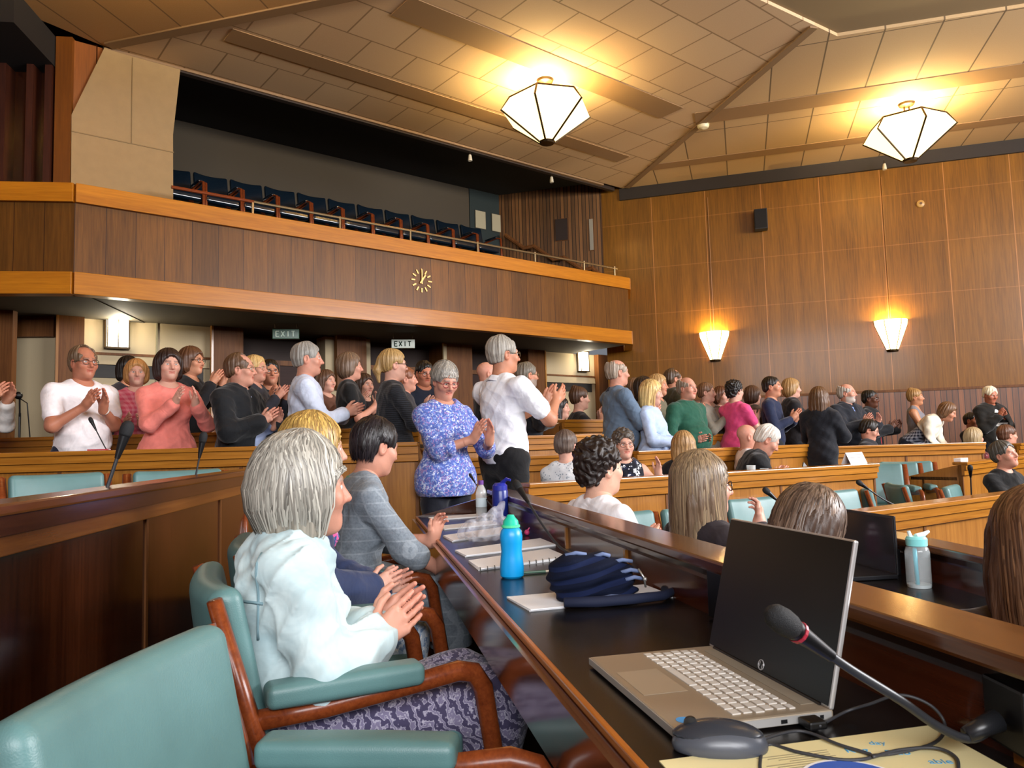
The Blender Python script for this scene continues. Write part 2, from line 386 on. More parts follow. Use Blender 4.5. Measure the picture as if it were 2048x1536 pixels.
# doors between the pillars
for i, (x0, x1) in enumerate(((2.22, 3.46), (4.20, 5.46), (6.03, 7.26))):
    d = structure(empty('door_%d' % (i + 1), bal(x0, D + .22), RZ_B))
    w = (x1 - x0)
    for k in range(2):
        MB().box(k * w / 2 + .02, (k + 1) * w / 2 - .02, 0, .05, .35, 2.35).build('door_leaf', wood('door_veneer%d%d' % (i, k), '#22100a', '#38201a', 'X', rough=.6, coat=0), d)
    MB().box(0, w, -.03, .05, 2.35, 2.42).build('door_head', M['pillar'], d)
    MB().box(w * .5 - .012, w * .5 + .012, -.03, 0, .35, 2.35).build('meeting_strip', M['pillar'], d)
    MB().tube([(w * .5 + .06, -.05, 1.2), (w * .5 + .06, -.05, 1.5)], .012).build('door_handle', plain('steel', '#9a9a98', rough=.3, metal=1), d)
# left bay under the balcony
structure(MB().box(-1.6, -.74, 1.35, 1.45, -.3, 2.8).build('wall_cream_far_left', M['cream'], loc=LW0, rz=RZ_L))
structure(MB().box(-4.5, -1.0, .9, 1.0, -.3, 2.8).build('wall_left', M['pillar'], loc=LW0, rz=RZ_L))
structure(MB().box(-1.55, -.74, 1.28, 1.36, 2.55, 2.8).build('trim_29', M['pillar'], loc=LW0, rz=RZ_L))
# --- outer walls behind the camera with their tall windows -----------------------------------------
def wall_run(name, a, b, z0, z1, mat, th=.15):
    a = Vector((a[0], a[1], 0)); b = Vector((b[0], b[1], 0)); d = b - a
    return structure(MB().box(0, d.length, 0, th, z0, z1).build(name, mat, loc=a, rz=math.atan2(d.y, d.x)))
PW = wood('veneer_back_wall', '#5c2f0c', '#84481a', 'Z', board=1.0, tint=.15)
rc = wal(8.8, 0)
for nm, a, b in (('wall_window_side', (11.6, -3.2), rc), ('wall_rear', (-6.5, -6.3), (8.6, -6.3)), ('wall_rear_right', (8.6, -6.3), (11.6, -3.2))):
    av = Vector((b[0], b[1], 0)); bv = Vector((a[0], a[1], 0))
    wall_run(nm, av, bv, -.3, 2.9, PW); wall_run(nm, av, bv, 5.4, CEIL + .1, PW)
    L = (bv - av).length; d = (bv - av).normalized(); n = max(2, int(L / 2.2))
    for k in range(n + 1):
        p = av + d * (L * k / n); wall_run(nm, p - d * .18, p + d * .18, 2.9, 5.4, PW)
wall_run('wall_left', lef(4.5, .8), (-9.2, 1.5), -.3, CEIL + .1, PW); wall_run('wall_left', (-9.2, 1.5), (-6.5, -6.3), -.3, CEIL + .1, PW)
glass = NT('window_pane'); glass.base((1, 1, 1)).set(rough=0, alpha=.12)
for i, (a, b) in enumerate((((11.6, -3.2), rc), ((-6.5, -6.3), (8.6, -6.3)), ((8.6, -6.3), (11.6, -3.2)))):
    a = Vector((a[0], a[1], 0)); b = Vector((b[0], b[1], 0)); d = b - a
    w = structure(empty('window_%d' % (i + 1), a, math.atan2(d.y, d.x)))
    MB().box(.1, d.length - .1, -.02, -.015, 2.9, 5.4).build('pane', glass.mat, w)
    fr = MB()
    for z in (2.9, 4.1, 5.36): fr.box(.1, d.length - .1, -.05, 0, z, z + .04)
    fr.build('frame', plain('window_frame', '#ddd8cc', rough=.5), w)
# --- floor and tiers ---------------------------------------------------------------
carpet = plain('carpet', '#2d2a26', rough=.95, bump=.3, bscale=300)
structure(MB().prism([(-9.3, 1.2), (-6.6, -6.4), (8.7, -6.4), (11.8, -3.3), (10.9, 11.4), (2.3, 14.2), (0, 16.2), (-6.5, 10.8), (-9.2, 6.6)], -.5, -.15).build('floor', carpet))
def tier(pts, top, base=-.15): return structure(MB().prism(pts, base, top).build('floor', carpet))
tier([(-.88, -1.6), (1.13, -1.6), (-.15, 4.66), (.04, 4.68), (3.0, 6.45), (4.35, 7.3), (4.2, 8.0), (3.3, 7.98), (.95, 6.2), (.8, 6.6), (-.62, 5.93), (-.62, 4.93), (-1.58, 4.75)], 0)
tier([(-.90, -1.6), (-1.60, 4.75), (-4.25, 4.72), (-8.5, 4.1), (-8.5, -1.6)], .19)
tier([(-8.5, 4.12), (-4.25, 4.74), (-.64, 4.94), (-.64, 5.98), (-4.3, 5.98), (-8.5, 5.5)], .25)
tier([(-8.5, 5.52), (-4.3, 6.0), (-.64, 6.0), (.8, 6.93), (2.05, 8.15), (3.1, 9.3), (3.5, 13.3), (2.3, 13.7), (0, 15.8), (-6.4, 10.7), (-8.5, 7.5)], .35)
tier([(.95, 6.25), (3.3, 8.0), (6.6, 8.2), (9.3, 11.7), (3.6, 13.3), (3.15, 9.3), (2.07, 8.15), (.83, 6.95)], .15)

def frame_of(a, b):
    a = Vector((a[0], a[1], 0)); b = Vector((b[0], b[1], 0)); d = b - a
    return a, d.length, math.atan2(d.y, d.x)

def desk_run(label, a, b, floor, top, side=1, depth=.45, skin='oak', bays=1.1, desktop=True, group=None, name='council_desk', band='oakrail', low=.14, ends=True, drop=.0, inner='midpanel'):
    """one run of panelled desk: cap rail along a->b, front panel below it, black writing top on `side`"""
    A, L, rz = frame_of(a, b); s = side
    r = empty(name, (A.x, A.y, floor), rz, label, 'desk', group); H = top - floor
    yy = lambda u, v: (min(u * s, v * s), max(u * s, v * s))
    MB().box(0, L, *yy(-.085, .045), H - .028, H).build('cap_rail', M['rail' if skin != 'oak' else 'oakrail'], r, bevel=.006)
    MB().box(0, L, *yy(-.070, -.02), H - .075, H - .028).build('rail_lip', M['darkband'] if skin != 'oak' else M[band], r)
    MB().box(0, L, *yy(-.055, -.02), H - .125, H - .075).build('rail_band', M['railband'] if skin != 'oak' else M['oakrail'], r, bevel=.003)
    MB().box(0, L, *yy(-.03, 0), 0, H - .028).build('front_panel', M['darkwood' if skin != 'oak' else 'oak'], r)
    n = max(1, round(L / bays))
    for k in range(n + 1):
        x = min(max(L * k / n, .012), L - .012)
        MB().box(x - .011, x + .011, *yy(-.036, -.028), 0, H - .125).build('batten', M['pillar'], r)
    if desktop:
        MB().box(.0, L, *yy(0, .012), H - low, H - .06).build('inner_panel', M[inner], r)
        MB().box(0, L, *yy(.012, depth - .03), H - low - .03, H - low).build('desktop', M['desktop'], r)
        ew = .03 if skin == 'oak' else .012
        MB().box(0, L, *yy(depth - ew, depth), H - low - (.045 if skin == 'oak' else .014), H - low).build('edge_trim', M['oakrail'] if skin == 'oak' else M['edge'], r, bevel=.003)
        if skin != 'oak': MB().box(0, L, *yy(depth - .03, depth - ew), H - low - .03, H - low).build('edge_band', M['desktop'], r)
        MB().box(0, L, *yy(.3, .32), H - low - .14, H - low - .03).build('apron', M['darkwood'], r)
    if ends:
        for x in (0, L - .03):
            pf = [(0, 0), (depth * .9 if desktop else .03, 0), (depth if desktop else .03, H - low), (.01, H - .03), (-.03, H - .03), (-.03, 0)]
            MB().prism([(y * s, z) for y, z in pf], x, x + .03).xform(Matrix(((0, 0, 1, 0), (1, 0, 0, 0), (0, 1, 0, 0), (0, 0, 0, 1)))).build('end_panel', M['darkwood' if skin != 'oak' else 'oak'], r)
    return r

t = NT('desktop_black'); v = t.coords()
t.base(t.ramp(t.noise(v, 14, 5), [(.3, '#0c0a0a'), (.75, '#191514')])).set(rough=.27, spec=.32); M['desktop'] = t.mat
M['edge'] = wood('edge_orange', '#8a4a14', '#b8691e', 'X', rough=.3)

AZ_A = math.radians(102)
def A_pt(x, y, z=0):                                            # camera row: x along the rail (origin abreast of the camera), y towards the seats
    return Vector((.834, 0, 0)) + Matrix.Rotation(AZ_A, 3, 'Z') @ Vector((x, y, z))
a0, a1 = A_pt(-1.2, 0), A_pt(4.6, 0)
deskA = desk_run('long black-topped desk in the front, holding the laptop and papers', a0, a1, 0, .88, 1, .47, 'dark', 1.12, inner='midpanel')
for ch in deskA.children:
    if ch.name.startswith('edge_trim'): ch.location.z = .001
Ld = (a1 - a0).length
MB().box(0, Ld, .462, .490, .60, .726).build('edge_fascia', wood('edge_fascia', '#3b1d10', '#5a3020', 'X', rough=.15, coat=.6), deskA)
# battens on the inside of the camera row's parapet and chips in its top
for x in (1.2 + .98, 1.2 + 1.70, 1.2 + 2.35, 1.2 + 3.0):
    MB().box(x - .008, x + .008, .012, .022, .74, .82).build('batten', M['oak'], deskA)
chip = plain('bare_wood', '#b79a63', rough=.7)
for px_, py_, L_ in ((1.2 + 1.40, .30, .05), (1.2 + 1.33, .155, .035)):
    g = MB()
    for k in range(6): g.box(px_ + (k * .37 % 1) * .012, px_ + .006 + (k * .61 % 1) * .012, py_ + (k - 3) * L_ / 6, py_ + (k - 2.3) * L_ / 6, .7395, .7408)
    g.build('bare_chip', chip, deskA)
for x in (1.2 + 1.72, 1.2 + .57):                              # microphone connector boxes on the parapet
    MB().box(x, x + .07, .012, .03, .745, .85).build('connector_plate', M['black'], deskA, bevel=.003)

# parapet desk behind the seated women (its desk is on the far side)
deskP = desk_run('dark polished desk front behind the seated women', (-.916, -1.1), (-1.565, 4.6), .19, 1.045, 1, .45, 'dark', .98, low=.16)
# lower front row to the right of the camera row
desk_run('lower front row desk under the clear water bottle', (1.80, -.8), (1.50, 3.55), -.15, .735, 1, .47, 'dark', 1.1, inner='midpanel')
# back row on the left, straight across, and its dark corner piece
deskQ = desk_run('oak desk front of the row in which the left-hand people stand', (-4.02, 4.76), (-.62, 4.92), .25, 1.175, 1, .45, bays=1.13)
desk_run('brown desk corner at the far left edge before the microphone stand', (-7.0, 4.45), (-4.05, 4.76), .25, 1.165, 1, .45, bays=1.3)
desk_run('second oak desk front behind the standing row on the left', (-4.35, 5.98), (-.75, 6.02), .35, 1.30, 1, .42, bays=1.2, skin='oak')
desk_run('dark side desk by the microphone stand at the far left', (-6.6, 5.05), (-4.45, 5.75), .25, 1.24, 1, .42, 'dark', 1.1)
# runs behind the man in white, turning towards the right wall
desk_run('oak desk front passing behind the man in the white top', (-.60, 6.02), (.78, 6.92), .35, 1.21, 1, .42, bays=.8)
desk_run('low oak desk front below the standing man in the white top', (-.58, 5.62), (.72, 6.25), 0, 1.05, 1, .28, bays=.7)
# opposite block
desk_run('bright oak desk front before the man writing in the black suit', (.05, 4.70), (2.99, 6.33), 0, .90, 1, .45, bays=1.15)
desk_run('oak desk front below the blonde woman in the light blue blouse', (.98, 6.30), (3.22, 7.98), .15, 1.055, 1, .42, bays=1.0)
desk_run('oak desk front before the bearded man in the blue shirt', (3.40, 8.22), (5.15, 8.30), .15, 1.02, 1, .42, bays=.72)
deskB1 = desk_run('orange oak desk front with brass lock between the brown-haired heads', (1.35, 3.70), (4.15, 5.52), -.15, .75, 1, .45, bays=1.1)
desk_run('brown oak desk before the seated woman with dark wavy hair', (.45, 7.25), (1.35, 7.95), .35, 1.36, 1, .40, bays=.9)
desk_run('oak desk end between the green fleece and the pink top', (2.12, 8.55), (3.05, 9.30), .15, 1.19, 1, .40, bays=.9)
desk_run('oak desk on the right before the woman resting chin in hand', (4.12, 7.02), (6.30, 8.90), -.15, .86, 1, .45, bays=1.2)
desk_run('oak desk before the seated man in the dark suit at the right', (6.0, 9.05), (8.3, 10.9), -.15, .98, 1, .4, bays=1.1)
MB().box(1.83, 1.87, -.045, -.028, .60, .72).build('brass_lock', plain('brass', '#a8823a', rough=.3, metal=1), deskB1)
# ------------------------------------------------------------------ chairs
M['teal'] = plain('teal_leather', '#587c7c', rough=.42, bump=.12, bscale=420, var=.10)
M['tealpipe'] = plain('teal_piping', '#48696b', rough=.45)
def cushion(x0, x1, y0, y1, z0, z1, r=.025, curve=0, tilt=0, pivot=(0, 0, 0), n=7, puff=.012):
    """rounded upholstered block, optionally bowed along x and tilted about x"""
    C_ = np.array([(x0 + x1) / 2, (y0 + y1) / 2, (z0 + z1) / 2]); H_ = np.array([(x1 - x0) / 2, (y1 - y0) / 2, (z1 - z0) / 2]); r = min(r, H_.min() * .98)
    ax = []
    for h_ in H_:
        k = (h_ - r) / h_; ed = [k + (1 - k) * math.sin(PI / 2 * q / 5) if k < 1 else 1 for q in range(0, 6)]
        ax.append(np.array([-e for e in ed[::-1]] + [k * (2 * q / n - 1) for q in range(1, n)] + ed))
    V = []; F = []
    for d in range(3):
        u, w = (d + 1) % 3, (d + 2) % 3
        for sg in (-1, 1):
            b = len(V); nu, nw = len(ax[u]), len(ax[w])
            for a in ax[u]:
                for e in ax[w]:
                    p = np.zeros(3); p[d] = sg; p[u] = a; p[w] = e; V.append(p)
            for a in range(nu - 1):
                for e in range(nw - 1):
                    f = (b + a * nw + e, b + (a + 1) * nw + e, b + (a + 1) * nw + e + 1, b + a * nw + e + 1); F.append(f if sg > 0 else f[::-1])
    P = np.array(V) * H_; q = np.clip(P, -(H_ - r), H_ - r); dv = P - q; L = np.linalg.norm(dv, axis=1, keepdims=True); P = q + dv / np.maximum(L, 1e-9) * np.minimum(r, np.where(L > 1e-9, r, 0))
    t = P / H_
    if H_[1] < H_[2]: P[:, 1] += t[:, 1] * puff * (1 - t[:, 0] ** 2) * (1 - t[:, 2] ** 2) + curve * (t[:, 0] ** 2 - .4)
    else: P[:, 2] += t[:, 2] * puff * (1 - t[:, 0] ** 2) * (1 - t[:, 1] ** 2)
    P = P + C_
    if tilt:
        c, s_ = math.cos(tilt), math.sin(tilt); pv = np.array(pivot); P = (P - pv) @ np.array([[1, 0, 0], [0, c, -s_], [0, s_, c]]).T + pv
    bm = bmesh.new(); vs = [bm.verts.new(p) for p in P]
    for f in F: bm.faces.new([vs[i] for i in f])
    bmesh.ops.remove_doubles(bm, verts=bm.verts, dist=1e-5); bmesh.ops.recalc_face_normals(bm, faces=bm.faces)
    me = bpy.data.meshes.new('cushion'); bm.to_mesh(me); bm.free()
    me.polygons.foreach_set('use_smooth', [True] * len(me.polygons)); return me
def make_chair(label, group):
    """armchair facing +y: teal upholstery, wooden side frames"""
    r = empty('council_chair', (0, 0, 0), 0, label, 'chair', group)
    link_mesh('seat', cushion(-.235, .235, -.22, .25, .37, .47, .035), M['teal'], r)
    tl = math.radians(11)
    bk = link_mesh('backrest', cushion(-.245, .245, -.275, -.205, .46, .86, .032, .03, tl, (0, -.24, .46)), M['teal'], r)
    for s in (-1, 1):
        x = s * .272
        MB().tube([(x, -.20, 0), (x, -.215, .30), (x, -.245, .55), (x, -.325, .84)], [.017, .021, .022, .016], 8, sq=1.5).build('rear_leg', M['teak'], r, smooth=True)
        MB().tube([(x, -.275, .580), (x, -.1, .584), (x, .13, .604), (x, .215, .614), (x, .255, .604), (x, .280, .566), (x, .303, .42), (x, .322, 0)],
                  [.019, .020, .020, .021, .021, .021, .020, .014], 8, sq=1.2).build('arm_frame', M['teak'], r, smooth=True)
        link_mesh('arm_pad', cushion(x - .036, x + .036, -.225, .125, .604, .654, .017, n=3, puff=.004), M['teal'], r)
        MB().box(x - .012, x + .012, -.20, .30, .355, .39).build('side_rail', M['teak'], r, bevel=.005)
    MB().box(-.26, .26, -.215, -.19, .34, .385).build('back_rail', M['teak'], r, bevel=.004)
    MB().box(-.26, .26, .28, .305, .34, .385).build('front_rail', M['teak'], r, bevel=.004)
    return r
proto = None
def chair(x, y, z, az, label, group=None):
    """az: direction it faces, degrees clockwise from straight ahead"""
    global proto
    if proto is None: proto = make_chair(label, group); o = proto
    else:
        o = copy_tree(proto); o['label'] = label
        if group: o['group'] = group
        elif 'group' in o: del o['group']
    o.location = (x, y, z); o.rotation_euler = (0, 0, -math.radians(az)); return o
chair(-.257, 1.062, 0, 95, 'empty teal armchair nearest the camera at bottom left', 'front row chairs')
chair(-.46, 1.98, 0, 64, 'teal wooden-armed chair under the grey-haired woman in denim', 'front row chairs')
chair(-.62, 2.64, 0, 70, 'teal chair under the blonde woman in the navy cardigan', 'front row chairs')
chair(-.70, 3.30, 0, 72, 'teal chair under the dark-haired woman in grey check', 'front row chairs')
chair(-2.45, 4.18, .19, 135, 'empty teal chair below the microphone before the coral sweater', 'chairs behind the dark partition')
chair(-3.02, 4.05, .19, 135, 'empty teal chair at the far left edge behind the partition', 'chairs behind the dark partition')
chair(-1.86, 4.25, .19, 150, 'teal chair showing only its top edge above the partition', 'chairs behind the dark partition')
chair(.80, 4.42, -.15, 150, 'teal chair between the curly-haired man and the girl with glasses', 'chairs of the opposite block')
chair(1.28, 4.65, -.15, 150, 'teal chair showing to the right of the girl with glasses', 'chairs of the opposite block')
chair(1.86, 5.25, -.15, 150, 'teal chair with a microphone before it, above the bent brown head', 'chairs of the opposite block')
chair(2.68, 5.75, -.15, 152, 'teal chair with a microphone at the right end of the bright desk front', 'chairs of the opposite block')
chair(3.20, 6.32, -.15, 100, 'dark-looking teal armchair in the gap right of the bright desk front', 'chairs of the opposite block')
chair(3.62, 6.55, -.15, 100, 'teal armchair seen side on nearest the right-hand desk end', 'chairs of the opposite block')
for i, t in enumerate(('leftmost of the teal chair backs right of the white name card', 'second teal chair back right of the white name card', 'third teal chair back right of the white name card')):
    chair(3.42 + .24 * i, 7.05 + .17 * i, 0, 195, t, 'chairs right of the name card')
chair(3.78, 5.98, -.15, 130, 'teal chair under the woman resting her face on her hand', 'chairs of the opposite block')
# ------------------------------------------------------------------ implicit surfaces -> smooth continuous meshes
def surfnets(D, o, h):
    S = D < 0; nx, ny, nz = D.shape
    c = [S[i:nx - 1 + i, j:ny - 1 + j, k:nz - 1 + k] for i in (0, 1) for j in (0, 1) for k in (0, 1)]
    n = sum(a.astype(np.int8) for a in c); act = (n > 0) & (n < 8)
    I = np.argwhere(act)
    if len(I) == 0: return np.zeros((0, 3)), np.zeros((0, 4), int)
    ids = -np.ones(act.shape, int); ids[act] = np.arange(len(I))
    off = np.array([(i, j, k) for i in (0, 1) for j in (0, 1) for k in (0, 1)])
    V = np.stack([D[I[:, 0] + a, I[:, 1] + b, I[:, 2] + e] for a, b, e in off], 1)
    acc = np.zeros((len(I), 3)); cnt = np.zeros(len(I))
    for p in range(8):
        for q in range(p + 1, 8):
            if np.abs(off[p] - off[q]).sum() != 1: continue
            m = (V[:, p] < 0) != (V[:, q] < 0); a = V[m, p]; b = V[m, q]; t = a / (a - b)
            acc[m] += off[p] + (off[q] - off[p]) * t[:, None]; cnt[m] += 1
    P = (I + acc / cnt[:, None]) * h + o
    F = []
    for ax in range(3):
        sl0 = [slice(None)] * 3; sl1 = [slice(None)] * 3; sl0[ax] = slice(0, -1); sl1[ax] = slice(1, None)
        A = S[tuple(sl0)]; B = S[tuple(sl1)]; e = np.argwhere(A != B); u, w = (ax + 1) % 3, (ax + 2) % 3
        dm = np.array(D.shape); ok = (e[:, u] > 0) & (e[:, w] > 0) & (e[:, u] < dm[u] - 1) & (e[:, w] < dm[w] - 1); e = e[ok]
        if len(e) == 0: continue
        def g(du, dw):
            q = e.copy(); q[:, u] -= du; q[:, w] -= dw; return ids[q[:, 0], q[:, 1], q[:, 2]]
        quad = np.stack([g(1, 1), g(0, 1), g(0, 0), g(1, 0)], 1)
        fl = ~A[e[:, 0], e[:, 1], e[:, 2]]; quad[fl] = quad[fl][:, ::-1]; F.append(quad)
    return P, np.concatenate(F) if F else np.zeros((0, 4), int)

class Sdf:
    def __init__(s): s.p = []
    def cone(s, a, b, ra, rb=None, k=.03, op='+'):
        s.p.append(('c', np.array(a, float), np.array(b, float), ra, ra if rb is None else rb, k, op)); return s
    def ell(s, c, r, R=None, k=.03, op='+'):
        s.p.append(('e', np.array(c, float), np.array(r, float), R, None, k, op)); return s
    def plane(s, n, d, k=.004):                      # keep the side where n.x < d
        s.p.append(('p', np.array(n, float), d, None, None, k, '&')); return s
    def disp(s, fn): s.p.append(('d', fn, None, None, None, 0, 'd')); return s
    def bounds(s):
        lo = np.full(3, 9e9); hi = -lo
        for t, a, b, c, d, k, op in s.p:
            if op != '+': continue
            if t == 'c': r = max(c, d); lo = np.minimum(lo, np.minimum(a, b) - r); hi = np.maximum(hi, np.maximum(a, b) + r)
            else: r = max(b); lo = np.minimum(lo, a - r); hi = np.maximum(hi, a + r)
        return lo, hi
    def mesh(s, h, lo=None, hi=None):
        l, u = s.bounds()
        lo = l if lo is None else np.maximum(l, lo); hi = u if hi is None else np.minimum(u, hi)
        pad = .02 + 2 * h; lo = lo - pad; hi = hi + pad; n = np.ceil((hi - lo) / h).astype(int) + 1
        ax = [lo[i] + h * np.arange(n[i]) for i in range(3)]
        D = np.full(n, .25, dtype=np.float32)
        for t, a, b, c, d, k, op in s.p:
            if op == '+' or t != 'p' and op == '-':
                m = k + 3 * h + .01
                if t == 'c': r = max(c, d); bl = np.minimum(a, b) - r - m; bh = np.maximum(a, b) + r + m
                else: r = max(b); bl = a - r - m; bh = a + r + m
                i0 = np.clip(np.floor((bl - lo) / h).astype(int), 0, n); i1 = np.clip(np.ceil((bh - lo) / h).astype(int) + 1, 0, n)
                if np.any(i1 <= i0): continue
                sl = tuple(slice(x, y) for x, y in zip(i0, i1))
            else: sl = (slice(None),) * 3
            X = ax[0][sl[0]][:, None, None]; Y = ax[1][sl[1]][None, :, None]; Z = ax[2][sl[2]][None, None, :]
            if t == 'c':
                ba = b - a; L2 = max(ba @ ba, 1e-9); px, py, pz = X - a[0], Y - a[1], Z - a[2]
                tt = np.clip((px * ba[0] + py * ba[1] + pz * ba[2]) / L2, 0, 1)
                q = np.sqrt((px - ba[0] * tt) ** 2 + (py - ba[1] * tt) ** 2 + (pz - ba[2] * tt) ** 2) - (c + (d - c) * tt)
            elif t == 'e':
                px, py, pz = X - a[0], Y - a[1], Z - a[2]
                if c is not None:
                    px, py, pz = (c[0, i] * px + c[1, i] * py + c[2, i] * pz for i in range(3))
                k0 = np.sqrt((px / b[0]) ** 2 + (py / b[1]) ** 2 + (pz / b[2]) ** 2); k1 = np.sqrt((px / b[0] ** 2) ** 2 + (py / b[1] ** 2) ** 2 + (pz / b[2] ** 2) ** 2)
                q = k0 * (k0 - 1) / np.maximum(k1, 1e-6)
            elif t == 'p': q = X * a[0] + Y * a[1] + Z * a[2] - b
            elif t == 'd': D += a(X, Y, Z); continue
            C = D[sl]; k = max(k, 1e-4)
            if op == '+': hh = np.maximum(k - np.abs(C - q), 0) / k; D[sl] = np.minimum(C, q) - hh * hh * k * .25
            else:
                if op == '-': q = -q
                hh = np.maximum(k - np.abs(C - q), 0) / k; D[sl] = np.maximum(C, q) + hh * hh * k * .25
        return surfnets(D, lo, h)

def np_mesh(name, parts, cols=None, smooth=True):
    """parts: list of (V,F) joined into one mesh; cols: matching list of (n,3) colours"""
    off = 0; Vs = []; Fs = []
    for V, F in parts: Vs.append(V); Fs.append(F + off); off += len(V)
    V = np.concatenate(Vs); F = np.concatenate(Fs); me = bpy.data.meshes.new(name)
    me.vertices.add(len(V)); me.vertices.foreach_set('co', V.astype(np.float32).ravel())
    w = F.shape[1]; me.loops.add(F.size); me.loops.foreach_set('vertex_index', F.astype(np.int32).ravel())
    me.polygons.add(len(F)); me.polygons.foreach_set('loop_start', np.arange(0, F.size, w, dtype=np.int32))
    me.update(calc_edges=True); me.validate()
    if smooth: me.polygons.foreach_set('use_smooth', [True] * len(me.polygons))
    if cols is not None:
        C = np.concatenate(cols); at = me.color_attributes.new('col', 'FLOAT_COLOR', 'POINT')
        at.data.foreach_set('color', np.concatenate([C, np.ones((len(C), 1))], 1).astype(np.float32).ravel())
    return me
def attr_mat(name, rough=.5, spec=.4, bump=0, bscale=80, sss=0):
    t = NT(name); a = t.n('ShaderNodeVertexColor'); a.layer_name = 'col'; t.base(a.outputs[0]).set(rough=rough, spec=spec)
    if bump: t.bump(t.noise(t.coords(), bscale, 3), bump, .004)
    if sss: t.b.inputs['Subsurface Weight'].default_value = sss; t.b.inputs['Subsurface Radius'].default_value = (.012, .005, .003); t.b.inputs['Subsurface Scale'].default_value = 1
    return t.mat
M['skin'] = attr_mat('skin', .48, .35, .12, 140)
M['eye'] = attr_mat('eye', .15, .6)
_HM = {}
def hair_mat(col, streak=.35, rough=.42):
    key = (col, streak)
    if key in _HM: return _HM[key]
    t = NT('hair'); v = t.coords((70, 70, 5)); n = t.noise(v, 2.2, 4, .6, .6); c = srgb(col)
    t.base(t.ramp(n, [(.3, tuple(x * (1 - streak) for x in c)), (.7, tuple(min(1, x * (1 + streak)) for x in c))]))
    t.set(rough=rough, spec=.45); t.bump(n, .5, .006); _HM[key] = t.mat; return t.mat

# ------------------------------------------------------------------ cloth patterns
def cloth(name, kind, c1, c2=None, c3=None, c4=None, sc=1.0, rough=.8):
    if name in _MC: return _MC[name]
    t = NT(name); v = t.coords((sc, sc, sc)); c1 = srgb(c1)
    fold = t.noise(t.coords(), 9, 3, .5, .8)
    if kind == 'plain':
        col = t.ramp(t.noise(v, 30, 4), [(.3, tuple(x * .92 for x in c1)), (.7, tuple(min(1, x * 1.05) for x in c1))])
    elif kind == 'floral':
        vo = t.n('ShaderNodeTexVoronoi', feature='F1'); vo.inputs['Scale'].default_value = 48
        wv = t.n('ShaderNodeVectorMath', operation='ADD'); nn = t.n('ShaderNodeTexNoise'); nn.inputs['Scale'].default_value = 30; t.l(v, nn.inputs['Vector'])
        sc_ = t.n('ShaderNodeVectorMath', operation='SCALE'); sc_.inputs['Scale'].default_value = .03; t.l(nn.outputs['Color'], sc_.inputs[0])
        t.l(v, wv.inputs[0]); t.l(sc_.outputs[0], wv.inputs[1]); t.l(wv.outputs[0], vo.inputs['Vector'])
        r = t.sep(vo.outputs['Color'])[0]
        col = t.ramp(r, [(0, c1), (.38, c2), (.62, c3), (.82, c4)], 'CONSTANT')
        col = t.mix(t.math('GREATER_THAN', t.noise(v, 62, 2), .56), col, c1)
    elif kind == 'leaf':
        w = t.n('ShaderNodeTexWave', wave_type='BANDS', bands_direction='DIAGONAL'); w.inputs['Scale'].default_value = 9; w.inputs['Distortion'].default_value = 9
        w.inputs['Detail'].default_value = 3; w.inputs['Detail Scale'].default_value = 2.2; t.l(v, w.inputs['Vector'])
        col = t.ramp(w.outputs['Fac'], [(.34, c1), (.50, c2), (.66, c3), (.92, c2)])
    elif kind == 'check':
        x, y, z = t.sep(v)[:3]
        fx = t.math('FRACT', t.math('MULTIPLY', x, 15)); fz = t.math('FRACT', t.math('MULTIPLY', z, 15)); fy = t.math('FRACT', t.math('MULTIPLY', y, 15))
        a = t.math('MAXIMUM', t.math('LESS_THAN', fx, .12), t.math('LESS_THAN', fz, .12))
        b = t.math('MAXIMUM', t.math('MULTIPLY', t.math('LESS_THAN', t.math('ABSOLUTE', t.math('SUBTRACT', fz, .5)), .12), .5), t.math('MULTIPLY', t.math('LESS_THAN', fy, .1), .5))
        col = t.mix(t.math('MULTIPLY', a, .45), t.mix(t.math('MULTIPLY', b, .35), c1, c3 or c2), c2)
        col = t.mix(.25, col, t.ramp(t.noise(v, 90, 3), [(.3, tuple(x * .7 for x in c1)), (.7, c2)]))
    elif kind == 'gingham':
        x, y, z = t.sep(v)[:3]
        f = [t.math('LESS_THAN', t.math('FRACT', t.math('MULTIPLY', q, 26)), .5) for q in (t.math('ADD', x, y), z)]
        col = t.mix(t.math('MULTIPLY', t.math('ADD', f[0], f[1]), .5), c1, c2)
    elif kind == 'hstripe':
        z = t.sep(v)[2]; col = t.mix(t.math('LESS_THAN', t.math('FRACT', t.math('MULTIPLY', z, 11)), .5), c1, c2)
    elif kind == 'pin':
        w = t.n('ShaderNodeTexWave', bands_direction='Z'); w.inputs['Scale'].default_value = 14; w.inputs['Distortion'].default_value = 6; w.inputs['Detail Scale'].default_value = .5; t.l(v, w.inputs['Vector'])
        col = t.mix(t.math('GREATER_THAN', w.outputs['Fac'], .9), c1, c2)
    elif kind == 'dots':
        vo = t.n('ShaderNodeTexVoronoi'); vo.inputs['Scale'].default_value = 34; t.l(v, vo.inputs['Vector'])
        col = t.mix(t.math('LESS_THAN', vo.outputs['Distance'], .3), c1, c2)
    elif kind == 'denim':
        n1 = t.noise(v, 7, 4, .6, .5); col = t.ramp(n1, [(.28, c2), (.62, c1)])
    t.base(col).set(rough=rough, spec=.25, sheen=.15); t.bump(fold, .35, .03); _MC[name] = t.mat; return t.mat

